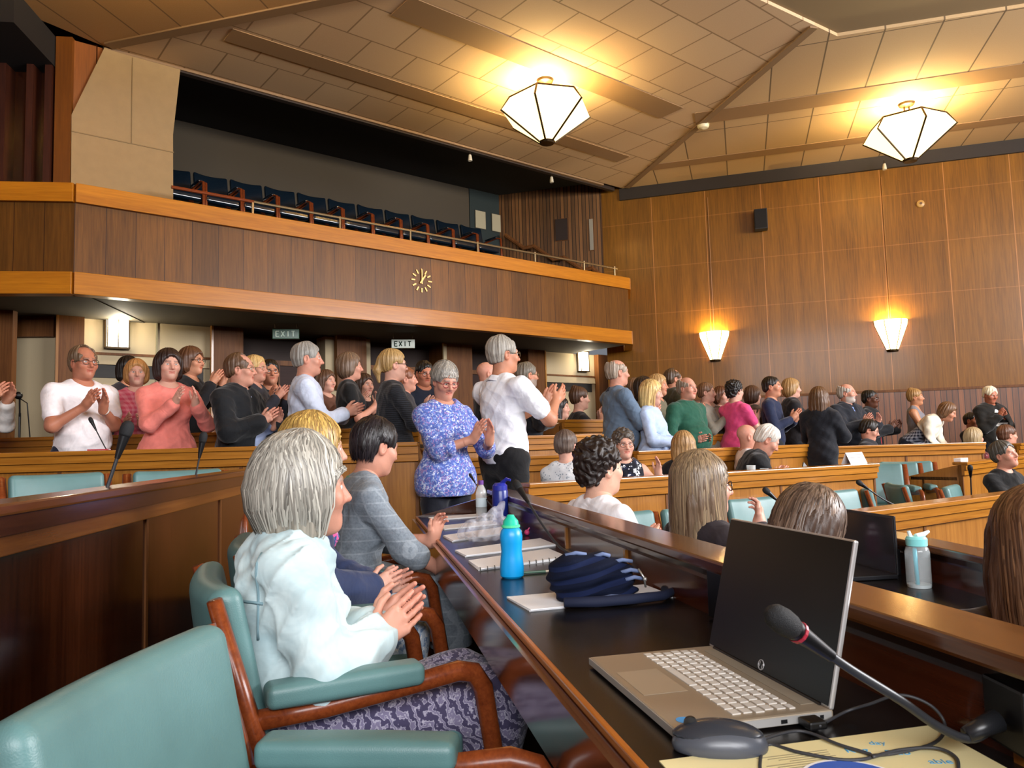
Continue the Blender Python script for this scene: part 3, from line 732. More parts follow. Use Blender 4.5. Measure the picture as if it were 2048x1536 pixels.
# ------------------------------------------------------------------ people
def unit(v): v = np.array(v, float); return v / max(np.linalg.norm(v), 1e-9)
def rotx(a): c, s = math.cos(a), math.sin(a); return np.array([[1, 0, 0], [0, c, -s], [0, s, c]])
def rotz(a): c, s = math.cos(a), math.sin(a); return np.array([[c, -s, 0], [s, c, 0], [0, 0, 1]])
def roty(a): c, s = math.cos(a), math.sin(a); return np.array([[c, 0, s], [0, 1, 0], [-s, 0, c]])
def ik(S, W, l1, l2, pole):
    d = W - S; L = np.linalg.norm(d); mx = (l1 + l2) * .995
    if L > mx: W = S + d / L * mx; L = mx
    if L < abs(l1 - l2) + .02: L = abs(l1 - l2) + .02
    u = unit(d); a = (l1 * l1 - l2 * l2 + L * L) / (2 * L); hgt = math.sqrt(max(l1 * l1 - a * a, 0))
    p = pole - u * (pole @ u); return S + u * a + unit(p) * hgt, W
def hand_sdf(g, W, d, n, sd, s, curl=.25, spread=.10, op=None):
    """W wrist, d towards the fingertips, n out of the palm, sd +1 right hand / -1 left"""
    d = unit(d); n = unit(n - d * (n @ d)); l = np.cross(d, n) * sd        # l points to the thumb side
    P = lambda a, b, c: W + s * (d * a + l * b + n * c)
    g.cone(P(-.02, 0, 0), P(.03, 0, 0), .026 * s, .026 * s, .02)
    g.cone(P(.03, .016, 0), P(.085, .027, 0), .019 * s, .0125 * s, .02); g.cone(P(.03, -.014, 0), P(.078, -.03, 0), .018 * s, .0115 * s, .02)
    g.cone(P(.03, 0, 0), P(.088, 0, .002), .018 * s, .0135 * s, .02)
    for i, (b, L, r) in enumerate(((.029, .072, .0085), (.0095, .080, .0088), (-.0105, .074, .0083), (-.029, .058, .0074))):
        a = P(.086 - abs(b - .01) * .25, b, .001); c = curl * (1 + .15 * i); sp = (b - .0) * spread * 8
        dirs = []; ang = c * .5
        for q in (.45, .31, .24):
            dirs.append((unit(d * math.cos(ang) + n * math.sin(ang) + l * sp * .35), q)); ang += c
        rr = r
        for dv, q in dirs:
            e = a + dv * L * q * s; g.cone(a, e, rr * s, rr * .93 * s, .004); a = e; rr *= .93
    t0 = P(.018, .022, .004); t1 = P(.050, .048, .016); t2 = P(.078, .062, .022); t3 = P(.100, .064, .024)
    g.cone(t0, t1, .0155 * s, .0115 * s, .014); g.cone(t1, t2, .0108 * s, .0098 * s, .004); g.cone(t2, t3, .0096 * s, .0078 * s, .004)

DEFAULT = dict(seated=False, sex='m', az=90, yaw=0, pitch=0, roll=0, lean=0, skin='#c58a6c', hair='short', hcol='#4a3526', top='#888888', bottom='#1d2026',
               sleeve=1.95, hands=None, pose='clap', glasses=None, jacket=None, collar=None, hem=None, belly=0, beard=None, fat=1.0, seat=.47, sit=None, neck='round', lod=1, twist=0, bald=0, shoes='#17130f', skirt=None, extra=None, k=1.0, hs=1.0, rollsleeve=0)

def person(label, px, py, z, floor, **kw):
    """a whole figure whose crown stands at the given point of the room, on the given tier"""
    q = dict(DEFAULT); q.update(kw); w = q['sex'] == 'f'
    u = (px - 1024) / F_PX; v = (768 - py) / F_PX; dr = u * C_R + v * C_U + C_F; T = np.array([0, 0, EYE]) + dr * (z / dr[1])
    H = T[2] - floor; lean = math.radians(q['lean'])
    seated = q['seated']; seat = q['seat']
    # vertical size: s scales the whole skeleton (1 = 1.75 m)
    if seated:
        ph = seat + .085; up = .78
        drop = up * (1 - math.cos(lean)) * .9
        s = (H - ph + drop) / up
    else:
        up = .78; s = H / (1.75 - up * (1 - math.cos(lean)) * .9); ph = .97 * s
    if not .80 < s < 1.16: print('SIZE', label, round(s, 3))
    s = min(max(s, .8), 1.16)
    pel = np.array([0, 0, ph]); RL = rotx(-lean) @ rotz(math.radians(q['twist']))
    up_ = lambda x, y, zz: pel + RL @ (np.array([x, y, zz - .97]) * s)
    fw = q['fat'] * (.93 if w else 1.0); shw = (.168 if w else .192) * (.5 + .5 * q['fat']) * q['k']
    hs = (.93 if w else .98) * (.35 + .65 * s) * q['hs']
    HC = up_(0, .015, 1.635); RH = rotz(-math.radians(q['yaw'])) @ rotx(-math.radians(q['pitch'])) @ roty(math.radians(q['roll']))
    hd = lambda x, y, zz: HC + RH @ (np.array([x, y, zz]) * hs)
    top_off = hd(0, -.01, .12)
    az = math.radians(q['az']); ca, sa = math.cos(az), math.sin(az)
    wx = top_off[0] * ca + top_off[1] * sa; wy = -top_off[0] * sa + top_off[1] * ca
    root = empty('person', (T[0] - wx, T[1] - wy, floor), -az, label, 'person', q.get('group'))
    lod = q['lod']; hb = {0: .011, 1: .014, 2: .017}[lod]; hh = {0: .0036, 1: .0050, 2: .0068}[lod]; hn = {0: .0030, 1: .0044, 2: .006}[lod]
    rng = np.random.default_rng(abs(hash(label)) % 1000 if False else sum(map(ord, label)))
    skin = np.array(srgb(q['skin']))
    # ---- joints
    SH = {sd: up_(sd * shw, -.012, 1.405) for sd in (-1, 1)}
    hip = {sd: np.array([sd * .092 * s * fw, 0, ph - .03 * s]) for sd in (-1, 1)}
    if seated:
        lg = q['sit'] or {}
        sp = lg.get('spread', .12); kf = lg.get('knee', .44)
        kn = {sd: np.array([sd * sp * s, kf * s, seat + .055]) for sd in (-1, 1)}; an = {sd: np.array([sd * sp * s, kf * s - .03, .085]) for sd in (-1, 1)}
    else:
        kn = {sd: np.array([sd * .098 * s, .018, .50 * s]) for sd in (-1, 1)}; an = {sd: np.array([sd * .105 * s, -.02, .085 * s]) for sd in (-1, 1)}
    # ---- arms
    l1, l2, hsz = .285 * s, .25 * s, s * (.94 if w else 1.03) * q.get('hand', 1.0)
    pose = q['pose']; hv = {}
    def hand(sd, W, d, n, curl=.22, pole=None): hv[sd] = (np.array(W, float), unit(d), unit(n), curl, pole)
    if pose == 'clap':
        c = q['hands'] or (.0, .36, 1.27); gap = c[3] if len(c) > 3 else .035; tilt = c[4] if len(c) > 4 else .75; sw = c[5] if len(c) > 5 else .0
        C = pel + (np.array([c[0], c[1], c[2] - .97])) * s
        dd = np.array([sw, math.cos(tilt), math.sin(tilt)])
        for sd in (-1, 1):
            d = unit(dd + np.array([-sd * .12, .10 * sd, -.12 * sd])); n = np.array([-sd, -.15 * 0, .15 * sd])
            hand(sd, C + np.array([sd * (gap + .028 * s), 0, 0]) - d * .095 * s, d, n, .16 + .06 * rng.random())
    for sd, key in ((1, 'right'), (-1, 'left')):
        if key in q:
            a = q[key]; hand(sd, pel + np.array([a[0], a[1], a[2] - .97]) * s, a[3:6], a[6:9], a[9] if len(a) > 9 else .3, np.array(a[10:13]) if len(a) > 12 else None)
    for sd in (-1, 1):
        if sd not in hv:
            if seated: hand(sd, np.array([sd * .13 * s, .30 * s, seat + .15]), (-.3 * sd, .9, -.15), (0, 0, -1), .35)
            else: hand(sd, SH[sd] + np.array([sd * .06, .05, -.50 * s]), (0, .1, -1), (-sd, 0, 0), .4)
    el = {}; wr = {}
    for sd in (-1, 1):
        W, d, n, curl, pole = hv[sd]
        pole = pole if pole is not None else np.array([sd * .55, -.25, -.8]); el[sd], wr[sd] = ik(SH[sd], W, l1, l2, pole)
    # ---- shared shape builders
    bl = q['belly']
    def torso(g, i, lo=True):
        E = lambda c, r, k=.07: g.ell(up_(*c), np.array(r) * s + i, RL, k)
        E((0, .0, 1.31), (.158 * fw, .112 * fw, .19)); g.cone(up_(-shw * .80, -.012, 1.405), up_(shw * .80, -.012, 1.405), .050 * s + i, None, .07)
        g.cone(up_(-.07, -.012, 1.45), up_(.07, -.012, 1.45), .036 * s + i, None, .06)
        E((0, .012 + bl * .5, 1.10), ((.138 if w else .150) * fw, .105 * fw + bl, .17)); E((0, -.005, .97), ((.172 if w else .160) * fw, .122 * fw, .125))
        if w: E((.072, .088 * fw, 1.275), (.07, .055, .065), .05); E((-.072, .088 * fw, 1.275), (.07, .055, .065), .05)
    def arm(g, sd, i0, i1, upto=2.0, k=.03, ks=.06):
        m = .046 if w else .052
        g.cone(SH[sd], el[sd] if upto >= 1 else SH[sd] + (el[sd] - SH[sd]) * upto, m * s * fw + i0, (.038 if w else .043) * s * (fw if upto >= 1 else 1.05) + i0, ks)
        if upto > 1: e = el[sd] + (wr[sd] - el[sd]) * min(upto - 1, 1); g.cone(el[sd], e, (.038 if w else .043) * s + i0, .028 * s + (.012 * s * (2 - upto)) + i1, k)
    def leg(g, sd, i, k=.05, upto=2):
        g.cone(hip[sd], kn[sd], .082 * s * fw + i, .054 * s + i, k)
        if upto > 1: g.cone(kn[sd], an[sd], .052 * s + i, .036 * s + i * 1.3, k)
    # ---- body: torso, limbs, neck, head and hands in one mesh
    B = Sdf(); torso(B, -.004)
    for sd in (-1, 1):
        arm(B, sd, 0, 0); leg(B, sd, 0); B.cone(an[sd], an[sd] + np.array([0, .15 * s, -.045 * s]), .036 * s, .03 * s, .03)
    nk = .047 if w else .056
    B.cone(up_(0, -.012, 1.47), hd(0, -.012, -.075), nk * s * 1.08, nk * hs, .05)
    parts = [B.mesh(hb)]; cols = [np.tile(skin, (len(parts[0][0]), 1))]
    # head
    Hd = Sdf(); e = lambda c, r, k=.03, op='+': Hd.ell(hd(*c), np.array(r) * hs, RH, k, op)
    e((0, -.012, .040), (.077, .097, .085)); e((0, .020, -.030), (.064, .078, .088), .04); e((0, .030, -.070), (.048, .058, .046), .03)
    e((0, .073, -.098), (.022, .020, .018), .03)
    e((.043, .066, -.022), (.026, .024, .024), .03); e((-.043, .066, -.022), (.026, .024, .024), .03)
    Hd.cone(hd(-.032, .083, .027), hd(.032, .083, .027), .011 * hs, None, .02)
    for sd in (-1, 1):
        e((sd * .031, .104, .007), (.017, .014, .012), .014, '-')
        e((sd * .077, -.006, -.005), (.010, .020, .033), .010); e((sd * .083, -.004, -.002), (.005, .011, .020), .006, '-')
    Hd.cone(hd(0, .092, .014), hd(0, .115, -.026), .0085 * hs, .0120 * hs, .014)
    Hd.cone(hd(-.012, .100, -.030), hd(.012, .100, -.030), .0085 * hs, None, .010)
    Hd.cone(hd(-.020, .084, -.056), hd(.020, .084, -.056), .0068 * hs, None, .008); Hd.cone(hd(-.017, .082, -.067), hd(.017, .082, -.067), .0072 * hs, None, .008)
    Hd.cone(hd(-.022, .094, -.0615), hd(.022, .094, -.0615), .0028 * hs, None, .004, '-')
    Hd.cone(up_(0, -.012, 1.50), hd(0, -.012, -.075), nk * s * 1.04, nk * hs, .05)
    V, Fq = Hd.mesh(hh); L = ((V - HC) @ RH) / hs
    c = np.tile(skin, (len(V), 1)); x, y, zz = np.abs(L[:, 0]), L[:, 1], L[:, 2]
    nz = np.sin(L @ np.array([90, 40, 70.]) + 1) * np.sin(L @ np.array([-50, 80, 60.]))
    c *= (1 + .05 * nz)[:, None]
    def paint(mask, col, a): c[mask] = c[mask] * (1 - a) + np.array(col) * a
    red = skin * np.array([1.0, .70, .66])
    paint((x > .02) & (x < .062) & (y > .04) & (zz < .0) & (zz > -.05), red, .35); paint((x < .016) & (y > .10), red, .35); paint((x > .07) & (y < .03), red, .3)
    paint((y > .06) & (zz < -.05) & (zz > -.074) & (x < .025), skin * np.array([.78, .42, .42]), .75)
    hc = np.array(srgb(q['hcol']))
    brow = hc * .7 + skin * .3 if q['hair'] != 'bald' else skin * .55
    paint((y > .055) & (x > .010) & (x < .048) & (np.abs(zz - .030 + .10 * np.maximum(x - .03, 0)) < .0058), brow * .8, .75)
    paint((y > .07) & (x > .014) & (x < .047) & (zz > -.006) & (zz < .020), skin * np.array([.62, .5, .48]), .5)
    if q['beard']:
        bc = np.array(srgb(q['beard'])); paint((zz < -.045) & (y > -.0) & ~((x < .02) & (zz > -.073) & (zz < -.054)) & (zz > -.13), bc, .8)
    if q['hair'] not in ('bald',) and not q['bald']: paint((zz > .055 - np.maximum(y, 0) * .0) & (y < .05) | (zz > .09), hc, .8)
    parts.append((V, Fq)); cols.append(c)
    for sd in (-1, 1):
        W, d, n, curl, _ = hv[sd]; W = wr[sd]; G = Sdf(); hand_sdf(G, W, d, n, sd, hsz, curl)
        fa = unit(el[sd] - W); G.cone(W + fa * .06 * s, W, .031 * s, .0265 * s, .02)
        Vh, Fh = G.mesh(hn); ch = np.tile(skin, (len(Vh), 1)); t = (Vh - W) @ d / hsz
        ch = ch * (1 - np.clip((t - .09) / .09, 0, 1)[:, None] * np.array([0, .22, .22])); parts.append((Vh, Fh)); cols.append(ch)
    body = link_mesh('body', np_mesh('body', parts, cols), M['skin'], root)
    # eyes
    if lod < 2:
        for sd in (-1, 1):
            b = MB().sphere((0, 0, 0), .0125 * hs, 14, 10); V = np.array(b.v); d = V / (.0125 * hs); ctr = hd(sd * .031, .0815, .006)
            cc = np.tile(np.array([.75, .72, .68]), (len(V), 1)); m = d[:, 1] > .86; cc[m] = (.09, .06, .04); cc[d[:, 1] > .955] = (.005, .005, .005); cc[d[:, 2] > .42] = skin * .8; cc[d[:, 2] < -.62] = skin * .85
            link_mesh('eye', np_mesh('eye', [(V @ RH.T + ctr, np.array(b.f))], [cc]), M['eye'], root)
    # hair
    hair_build(q, root, hd, RH, hs, hh, up_, s, rng)
    # ---- clothes
    wob = lambda amp, f=1.0: (lambda X, Y, Z, r=rng.random(9) * 6: amp * (np.sin(31 * f * (X + .6 * Z) + r[0]) * np.sin(27 * f * (Z + .5 * Y) + r[1]) + .6 * np.sin(52 * f * (Z - .7 * X) + r[2]) * np.sin(43 * f * (Y + X) + r[3])))
    crease = lambda amp: (lambda X, Y, Z, r=rng.random(6) * 6: -amp * ((1 - np.abs(np.sin(24 * X + 17 * Z + 9 * Y + r[0] + 1.3 * np.sin(15 * Z - 11 * X + r[1])))) ** 3 + (1 - np.abs(np.sin(19 * Y - 23 * Z + 8 * X + r[2] + 1.4 * np.sin(17 * X + 9 * Y + r[3])))) ** 3))
    hc_ = {0: .0065, 1: .0105, 2: .014}[lod]
    def garment(name, mat, infl, sleeve, hem, neck, open_=False, wr_amp=.004, cuff=.010, vneck=False, flare=0):
        g = Sdf(); torso(g, infl)
        for sd in (-1, 1):
            if sleeve > 0: arm(g, sd, infl + (.010 if sleeve < 1 else .004), infl + cuff, sleeve, .03, .032)
        if flare: g.ell(up_(0, .01, .95), np.array([.185 * fw, .135 * fw, .16]) * s + infl + flare, RL, .08)
        if bl: g.ell(up_(0, .03 + bl * .6, 1.07), np.array([.14 * fw, .10 * fw + bl * .7, .15]) * s + infl, RL, .08)
        g.disp(wob(wr_amp))
        if lod == 0: g.disp(crease(.0032 + (wr_amp > .006) * .004))
        up1 = RL @ np.array([0, 0, 1.]); g.plane(-up1, -(up1 @ up_(0, 0, hem)), .01)
        if neck == 'round': g.ell(up_(0, .035, 1.52), np.array([.078, .085, .075]) * s, RL, .012, '-')
        if neck == 'high': g.ell(up_(0, .01, 1.56), np.array([.07, .07, .075]) * s, RL, .012, '-')
        if neck == 'v':
            g.ell(up_(0, .02, 1.53), np.array([.078, .08, .075]) * s, RL, .012, '-'); g.cone(up_(0, .13, 1.47), up_(0, .17, 1.34), .045 * s, .008, .01, '-')
        if neck == 'scoop': g.ell(up_(0, .07, 1.49), np.array([.105, .10, .10]) * s, RL, .012, '-')
        if open_:
            g.cone(up_(0, .16, 1.50), up_(0, .20 + bl, 1.2), .065 * s, .080 * s, .01, '-'); g.cone(up_(0, .20 + bl, 1.2), up_(0, .24 + bl, .80), .080 * s, .12 * s, .01, '-')
        if sleeve <= 0:
            for sd in (-1, 1): g.ell(SH[sd] + np.array([sd * .035, 0, 0]), (.05 * s, .09 * s, .085 * s), None, .02, '-')
        return link_mesh(name, np_mesh(name, [g.mesh(hc_)]), mat, root)
    tp = q['top'] if not isinstance(q['top'], str) else cloth('cloth_' + q['top'], 'plain', q['top'])
    hem = q['hem'] if q['hem'] is not None else (.88 if not seated else .90)
    nm = 'blouse' if w else 'shirt'
    jk = q['jacket']
    garment(nm, tp, .004 if jk else .011, min(q['sleeve'], 1.9), max(hem, .90) if jk else hem, q['neck'], flare=.012 if (w and not jk) else 0)
    if jk is not None:
        jm = cloth('cloth_' + jk, 'plain', jk) if isinstance(jk, str) else jk
        garment('jacket', jm, .026, 1.93, q.get('jhem', .80 if not seated else .88), 'v', open_=q.get('jopen', True), wr_amp=q.get('jwr', .005), cuff=.014)
    if q['collar']:
        cm = cloth('cloth_' + q['collar'], 'plain', q['collar']) if isinstance(q['collar'], str) else q['collar']; pts = []; ro = .068 * s
        b = MB()
        for sd in (-1, 1):
            ring = [up_(sd * ro * math.sin(a) * (1.0), -.012 - ro * math.cos(a) * 1.0, 1.505 - .055 * (a / PI) ** 1.3) for a in np.linspace(0, PI * .93, 9)]
            low = [up_(sd * (ro + .022) * math.sin(a), -.012 - (ro + .022) * math.cos(a), 1.475 - .075 * (a / PI) ** 1.2) for a in np.linspace(0, PI * .86, 9)]
            vs = [tuple(p) for p in ring + low] + [tuple(p + RL @ np.array([0, 0, -.006])) for p in ring + low]
            b.add(vs, [(i, i + 1, 10 + i, 9 + i) for i in range(8)] + [(18 + i, 27 + i, 28 + i, 19 + i) for i in range(8)] + [(9 + i, 10 + i, 28 + i, 27 + i) for i in range(8)])
        b.build('collar', cm, root, smooth=True)
    bm_ = q['bottom'] if not isinstance(q['bottom'], str) else cloth('cloth_' + q['bottom'], 'plain', q['bottom'])
    g = Sdf()
    if q['skirt']:
        kd = q['skirt']
        g.ell(pel + np.array([0, .02, .0]), np.array([.19, .16, .12]) * s * fw, None, .06)
        for sd in (-1, 1):
            g.cone(hip[sd] + np.array([0, 0, .01]), kn[sd], .105 * s * fw, .088 * s, .10); g.cone(kn[sd], kn[sd] * (1 - kd) + an[sd] * kd + np.array([sd * .02, .02, 0]), .09 * s, .10 * s, .09)
        g.cone(hip[1] * .5 + hip[-1] * .5, kn[1] * .5 + kn[-1] * .5 + np.array([0, -.02, 0]), .10 * s, .075 * s, .10)
        g.disp(wob(.007, .8)); g.plane((0, 0, -1), -(kn[1][2] * (1 - kd) + an[1][2] * kd + .0), .01)
        link_mesh('skirt', np_mesh('skirt', [g.mesh(hc_)]), bm_, root)
    else:
        g.ell(pel + np.array([0, -.005, 0]), np.array([.165, .125, .12]) * s * fw + .008, None, .06)
        for sd in (-1, 1): leg(g, sd, .013)
        g.disp(wob(.004)); g.plane((0, 0, 1), ph + .09 * s, .01); g.plane((0, 0, -1), -.06, .01)
        link_mesh('trousers', np_mesh('trousers', [g.mesh(hc_ + .003)]), bm_, root)
    for sd in (-1, 1):
        g = Sdf().cone(an[sd] + np.array([0, -.02, -.035]), an[sd] + np.array([0, .17 * s, -.05]), .045 * s, .038 * s, .03); g.plane((0, 0, -1), -.002, .004)
        link_mesh('shoe', np_mesh('shoe', [g.mesh(.012)]), plain('shoe_' + q['shoes'], q['shoes'], rough=.4), root)
    if q['glasses']:
        gm = plain('frame_' + q['glasses'], q['glasses'], rough=.25); b = MB()
        for sd in (-1, 1):
            ring = [tuple(hd(sd * .034 + .0255 * math.cos(a), .106 - .006 * abs(math.cos(a)), .003 + .0195 * math.sin(a))) for a in np.linspace(0, 2 * PI, 15)]
            b.tube(ring, .0023 * hs, 5, cap=False); b.tube([tuple(hd(sd * .060, .100, .008)), tuple(hd(sd * .079, .06, .010)), tuple(hd(sd * .083, -.002, .008))], .002 * hs, 5)
        b.tube([tuple(hd(-.009, .105, .006)), tuple(hd(0, .110, .009)), tuple(hd(.009, .105, .006))], .002 * hs, 5)
        b.build('glasses', gm, root, smooth=True)
    if q.get('watch'):
        sd = q['watch']; W = wr[sd] + unit(el[sd] - wr[sd]) * .025; ax = unit(el[sd] - wr[sd]); o1 = unit(np.cross(ax, [0, 0, 1.0])); o2 = np.cross(ax, o1)
        MB().tube([tuple(W + (o1 * math.cos(a) + o2 * math.sin(a)) * .031 * s) for a in np.linspace(0, 2 * PI, 15)], .0055, 6, cap=False).build('wristwatch', plain('watch_strap', q.get('watchcol', '#15151a'), rough=.4), root, smooth=True)
    root_data = dict(root=root, hd=hd, up=up_, s=s, hs=hs, RH=RH, HC=HC, RL=RL, wr=wr, el=el, SH=SH, hv=hv, kn=kn, an=an, hip=hip, pel=pel, skin=skin)
    return root_data

def hair_build(q, root, hd, RH, hs, hh, up_, s, rng):
    st = q['hair']
    if st == 'bald': 
        if not q.get('fringe'): return
    col = q['hcol']; g = Sdf(); E = lambda c, r, k=.02, op='+': g.ell(hd(*c), np.array(r) * hs, RH, k, op)
    strands = lambda amp, f=120: (lambda X, Y, Z: _strand(X, Y, Z, hd(0, 0, .03), RH, amp, f))
    face = lambda: E((0, .105, -.035), (.078, .066, .098), .018, '-')
    if st in ('short', 'bald', 'crop'):
        t = .0085 if st == 'crop' else .015
        E((0, -.016, .044), (.077 + t, .098 + t, .086 + t)); E((0, -.055, -.015), (.066 + t * .6, .050 + t * .6, .062), .03)
        face(); E((0, .125, .018), (.072, .062, .076), .016, '-'); E((0, -.02, -.115), (.13, .14, .06), .02, '-')
        for sd in (-1, 1): E((sd * .09, .03, -.05), (.03, .05, .06), .012, '-'); E((sd * .084, -.004, -.008), (.016, .022, .034), .006, '-')
        if st == 'bald': E((0, .015, .105), (.082, .115, .075), .015, '-')
        elif q['bald']: E((0, .07, .10), (.05 + .03 * q['bald'], .07 + .03 * q['bald'], .05), .015, '-')
        g.disp(strands(.003)); g.disp(lambda X, Y, Z, r=rng.random(4) * 6: .0035 * np.sin(60 * X + 40 * Z + r[0]) * np.sin(55 * Y - 30 * Z + r[1]))
    elif st in ('bob', 'long', 'pony', 'bun', 'updo'):
        t = .021 if st in ('bob', 'long') else .015; ln = q.get('hlen', {'bob': -.115, 'long': -.33}.get(st, -.03))
        E((0, -.016, .046), (.077 + t, .098 + t, .086 + t))
        if st in ('bob', 'long'):
            wdt = q.get('hwid', 1.0)
            E((0, -.045, -.03), (.094 * wdt, .074, .09), .04)
            for sd in (-1, 1):
                g.cone(hd(sd * .070 * wdt, -.01, .03), hd(sd * .076 * wdt, -.012, max(ln, -.12)), .031 * hs, .032 * hs, .05)
                g.cone(hd(sd * .045, -.06, .0), hd(sd * .045 * wdt, -.066, max(ln, -.13)), .038 * hs, .034 * hs, .05)
            if st == 'long':
                for sd in (-1, 0, 1): g.cone(hd(sd * .06, -.06, -.08), hd(sd * .068, -.085 - .02, ln), .042 * hs, .026 * hs, .05)
                for sd in (-1, 1): g.cone(hd(sd * .078, .0, -.05), hd(sd * .085, .02, ln * .85), .026 * hs, .018 * hs, .04)
        else:
            E((0, -.055, -.01), (.07, .055, .06), .03); E((0, -.02, -.115), (.13, .14, .06), .02, '-')
        if st == 'pony': g.cone(hd(0, -.115, .05), hd(0, -.14, -.04), .024 * hs, .03 * hs, .02); g.cone(hd(0, -.14, -.04), hd(0, -.125, -.14), .03 * hs, .012 * hs, .02)
        if st in ('bun', 'updo'): E((0, -.11 if st == 'bun' else -.06, .085 if st == 'bun' else .125), (.04, .036, .034), .02)
        face(); E((0, .125, .010), (.070, .062, .078 if not q.get('fringe') else .045), .014, '-')
        for sd in (-1, 1):
            if st not in ('bob', 'long'): E((sd * .084, .004, -.012), (.016, .024, .036), .006, '-'); E((sd * .09, .03, -.05), (.03, .05, .06), .012, '-')
        g.disp(strands(.0035))
    elif st == 'curly':
        E((0, -.022, .055), (.100, .118, .106)); E((0, -.072, -.02), (.076, .055, .075), .03); face(); E((0, .112, -.01), (.066, .066, .068), .012, '-'); E((0, -.0, -.13), (.13, .16, .06), .02, '-')
        for sd in (-1, 1): E((sd * .092, .02, -.03), (.024, .035, .05), .012, '-')
        g.disp(lambda X, Y, Z: .010 * (np.sin(95 * X + 2 * np.sin(60 * Z)) * np.sin(90 * Y + 1.5 * np.sin(70 * X)) * np.sin(100 * Z + 1.7 * np.sin(65 * Y)) + .3 * np.sin(170 * X + 90 * Z) * np.sin(160 * Y)))
    V, Fq = g.mesh(hh)
    if len(V): link_mesh('hair', np_mesh('hair', [(V, Fq)]), hair_mat(col, q.get('streak', .3)), root)
def _strand(X, Y, Z, c, R, amp, f):
    px, py, pz = X - c[0], Y - c[1], Z - c[2]
    lx = R[0, 0] * px + R[1, 0] * py + R[2, 0] * pz; ly = R[0, 1] * px + R[1, 1] * py + R[2, 1] * pz; lz = R[0, 2] * px + R[1, 2] * py + R[2, 2] * pz
    a = np.arctan2(lx, ly + .02); return amp * (np.sin(a * 17 + 9 * lz) * .6 + np.sin(a * 31 + 3 - 14 * lz) * .4)

M['strand'] = attr_mat('hair_strands', .38, .5)
def strand_hair(P, col, n=900, ln=-.12, wid=1.0, t=.024, part=0.0, tip=.78, jit=.16, r0=.0016, face=62, fringe=0, col2=None, seed=3, backln=None, bulge=.06, wave=.03):
    """combed hair: many thin locks from the parting over the skull and down to their tips"""
    rng = np.random.default_rng(seed); hd = P['hd']; hs = P['hs']; V = []; F = []; C = []; c1 = np.array(srgb(col)); c2 = np.array(srgb(col2 or col)); b = 0; K = 15
    for i in range(n):
        a = rng.uniform(-PI, PI)                                  # 0 = straight ahead
        fa = abs(a); lim = math.radians(face)
        q = t * (.72 + .45 * rng.random()); rx, ry, rz = .077 * wid + q, .098 + q, .086 + q
        L = (backln if backln is not None and fa > 1.9 else ln) * (1 + .12 * rng.normal())
        if fa < lim: k_ = .25 + .6 * (fa / lim) ** 2; rx -= q * (1 - k_) * .6; ry -= q * (1 - k_) * .8
        if fa < lim: L = max(L, .070 - .02 * rng.random() - .13 * (fa / lim) ** 3) if not fringe else .035 + .012 * rng.random()
        sway = rng.normal() * .10; pts = []
        a0 = a * .25 + (PI if False else 0)
        for k in range(K):
            u = k / (K - 1)
            th = .10 + u * 1.9; aa = a + sway * math.sin(u * 3) + wave * math.sin(6.5 * u + 3 * a)
            if th < 1.45:
                z = .046 + rz * math.cos(th); rr = math.sin(th); x = rx * rr * math.sin(aa) + part * (1 - u) * .02; y = -.016 + ry * rr * math.cos(aa)
                zs = z
            else:
                f = (th - 1.45) / (2.0 - 1.45); z0 = .046 + rz * math.cos(1.45); zz = z0 + (L - z0) * f
                pinch = 1 - (1 - tip) * f ** 2.2; bul = 1 + bulge * math.sin(PI * f)
                x = rx * math.sin(aa) * pinch * bul; y = -.016 + (ry * math.cos(aa)) * pinch * bul; z = zz
                if L > z0: break
            if fa < lim and z < L: break
            j = .0022 * np.sin(np.array([k * 1.3, k * 1.7, k * .9]) + i)
            pts.append(hd(x + j[0], y + j[1], z + j[2]))
        if len(pts) < 3: continue
        pts = np.array(pts); m = len(pts); ctr = hd(0, -.016, .03); col_ = (c1 + (c2 - c1) * rng.random()) * (1 + jit * rng.normal()); col_ = np.clip(col_, .003, .95)
        for k in range(m):
            tg = unit(pts[min(k + 1, m - 1)] - pts[max(k - 1, 0)]); nn = unit(pts[k] - ctr); sdv = unit(np.cross(tg, nn)); w_ = r0 * (2.6 if k < m - 1 else .6) * (1.0 if k else .5)
            V += [pts[k] - sdv * w_, pts[k] + nn * r0 * .9, pts[k] + sdv * w_]
            C += [col_ * (.94 + .06 * k / m)] * 3
        for k in range(m - 1):
            o = b + 3 * k; F += [(o, o + 1, o + 4, o + 3), (o + 1, o + 2, o + 5, o + 4)]
        b += 3 * m
    o = link_mesh('hair_locks', np_mesh('hair_locks', [(np.array(V), np.array(F))], [np.array(C)]), M['strand'], P['root']); o['kind'] = 'stuff'
    return o
# ------------------------------------------------------------------ everyone in the chamber
SK1, SK2, SK3, SK4, SKD = '#c9907a', '#bf8468', '#d2a08c', '#b3745a', '#5a3626'
DENIM = cloth('denim_pale', 'denim', '#c6d8da', '#a6c0c6', rough=.9)
FLOR = cloth('floral_blue', 'floral', '#5064ae', '#7c92d0', '#c2cbe9', '#9c82ba', sc=2.0)
CHECKG = cloth('grey_check', 'check', '#76808a', '#a9b2ba', '#55606c', sc=1.3)
LEAF = cloth('leaf_print', 'leaf', '#433d5a', '#77708c', '#b4b0bf', sc=1.9)
BLUEW = cloth('blue_white_print', 'floral', '#cfdcea', '#7f9cc4', '#ffffff', '#a9c0dc', sc=1.4)
PINKCH = cloth('pink_check', 'gingham', '#c0465c', '#cf7a86')
PIN = cloth('pinstripe_black', 'pin', '#15161a', '#2e3038', sc=1.6)
WDOT = cloth('white_dotted', 'dots', '#e4e6e8', '#9fa8b0', sc=1.5)
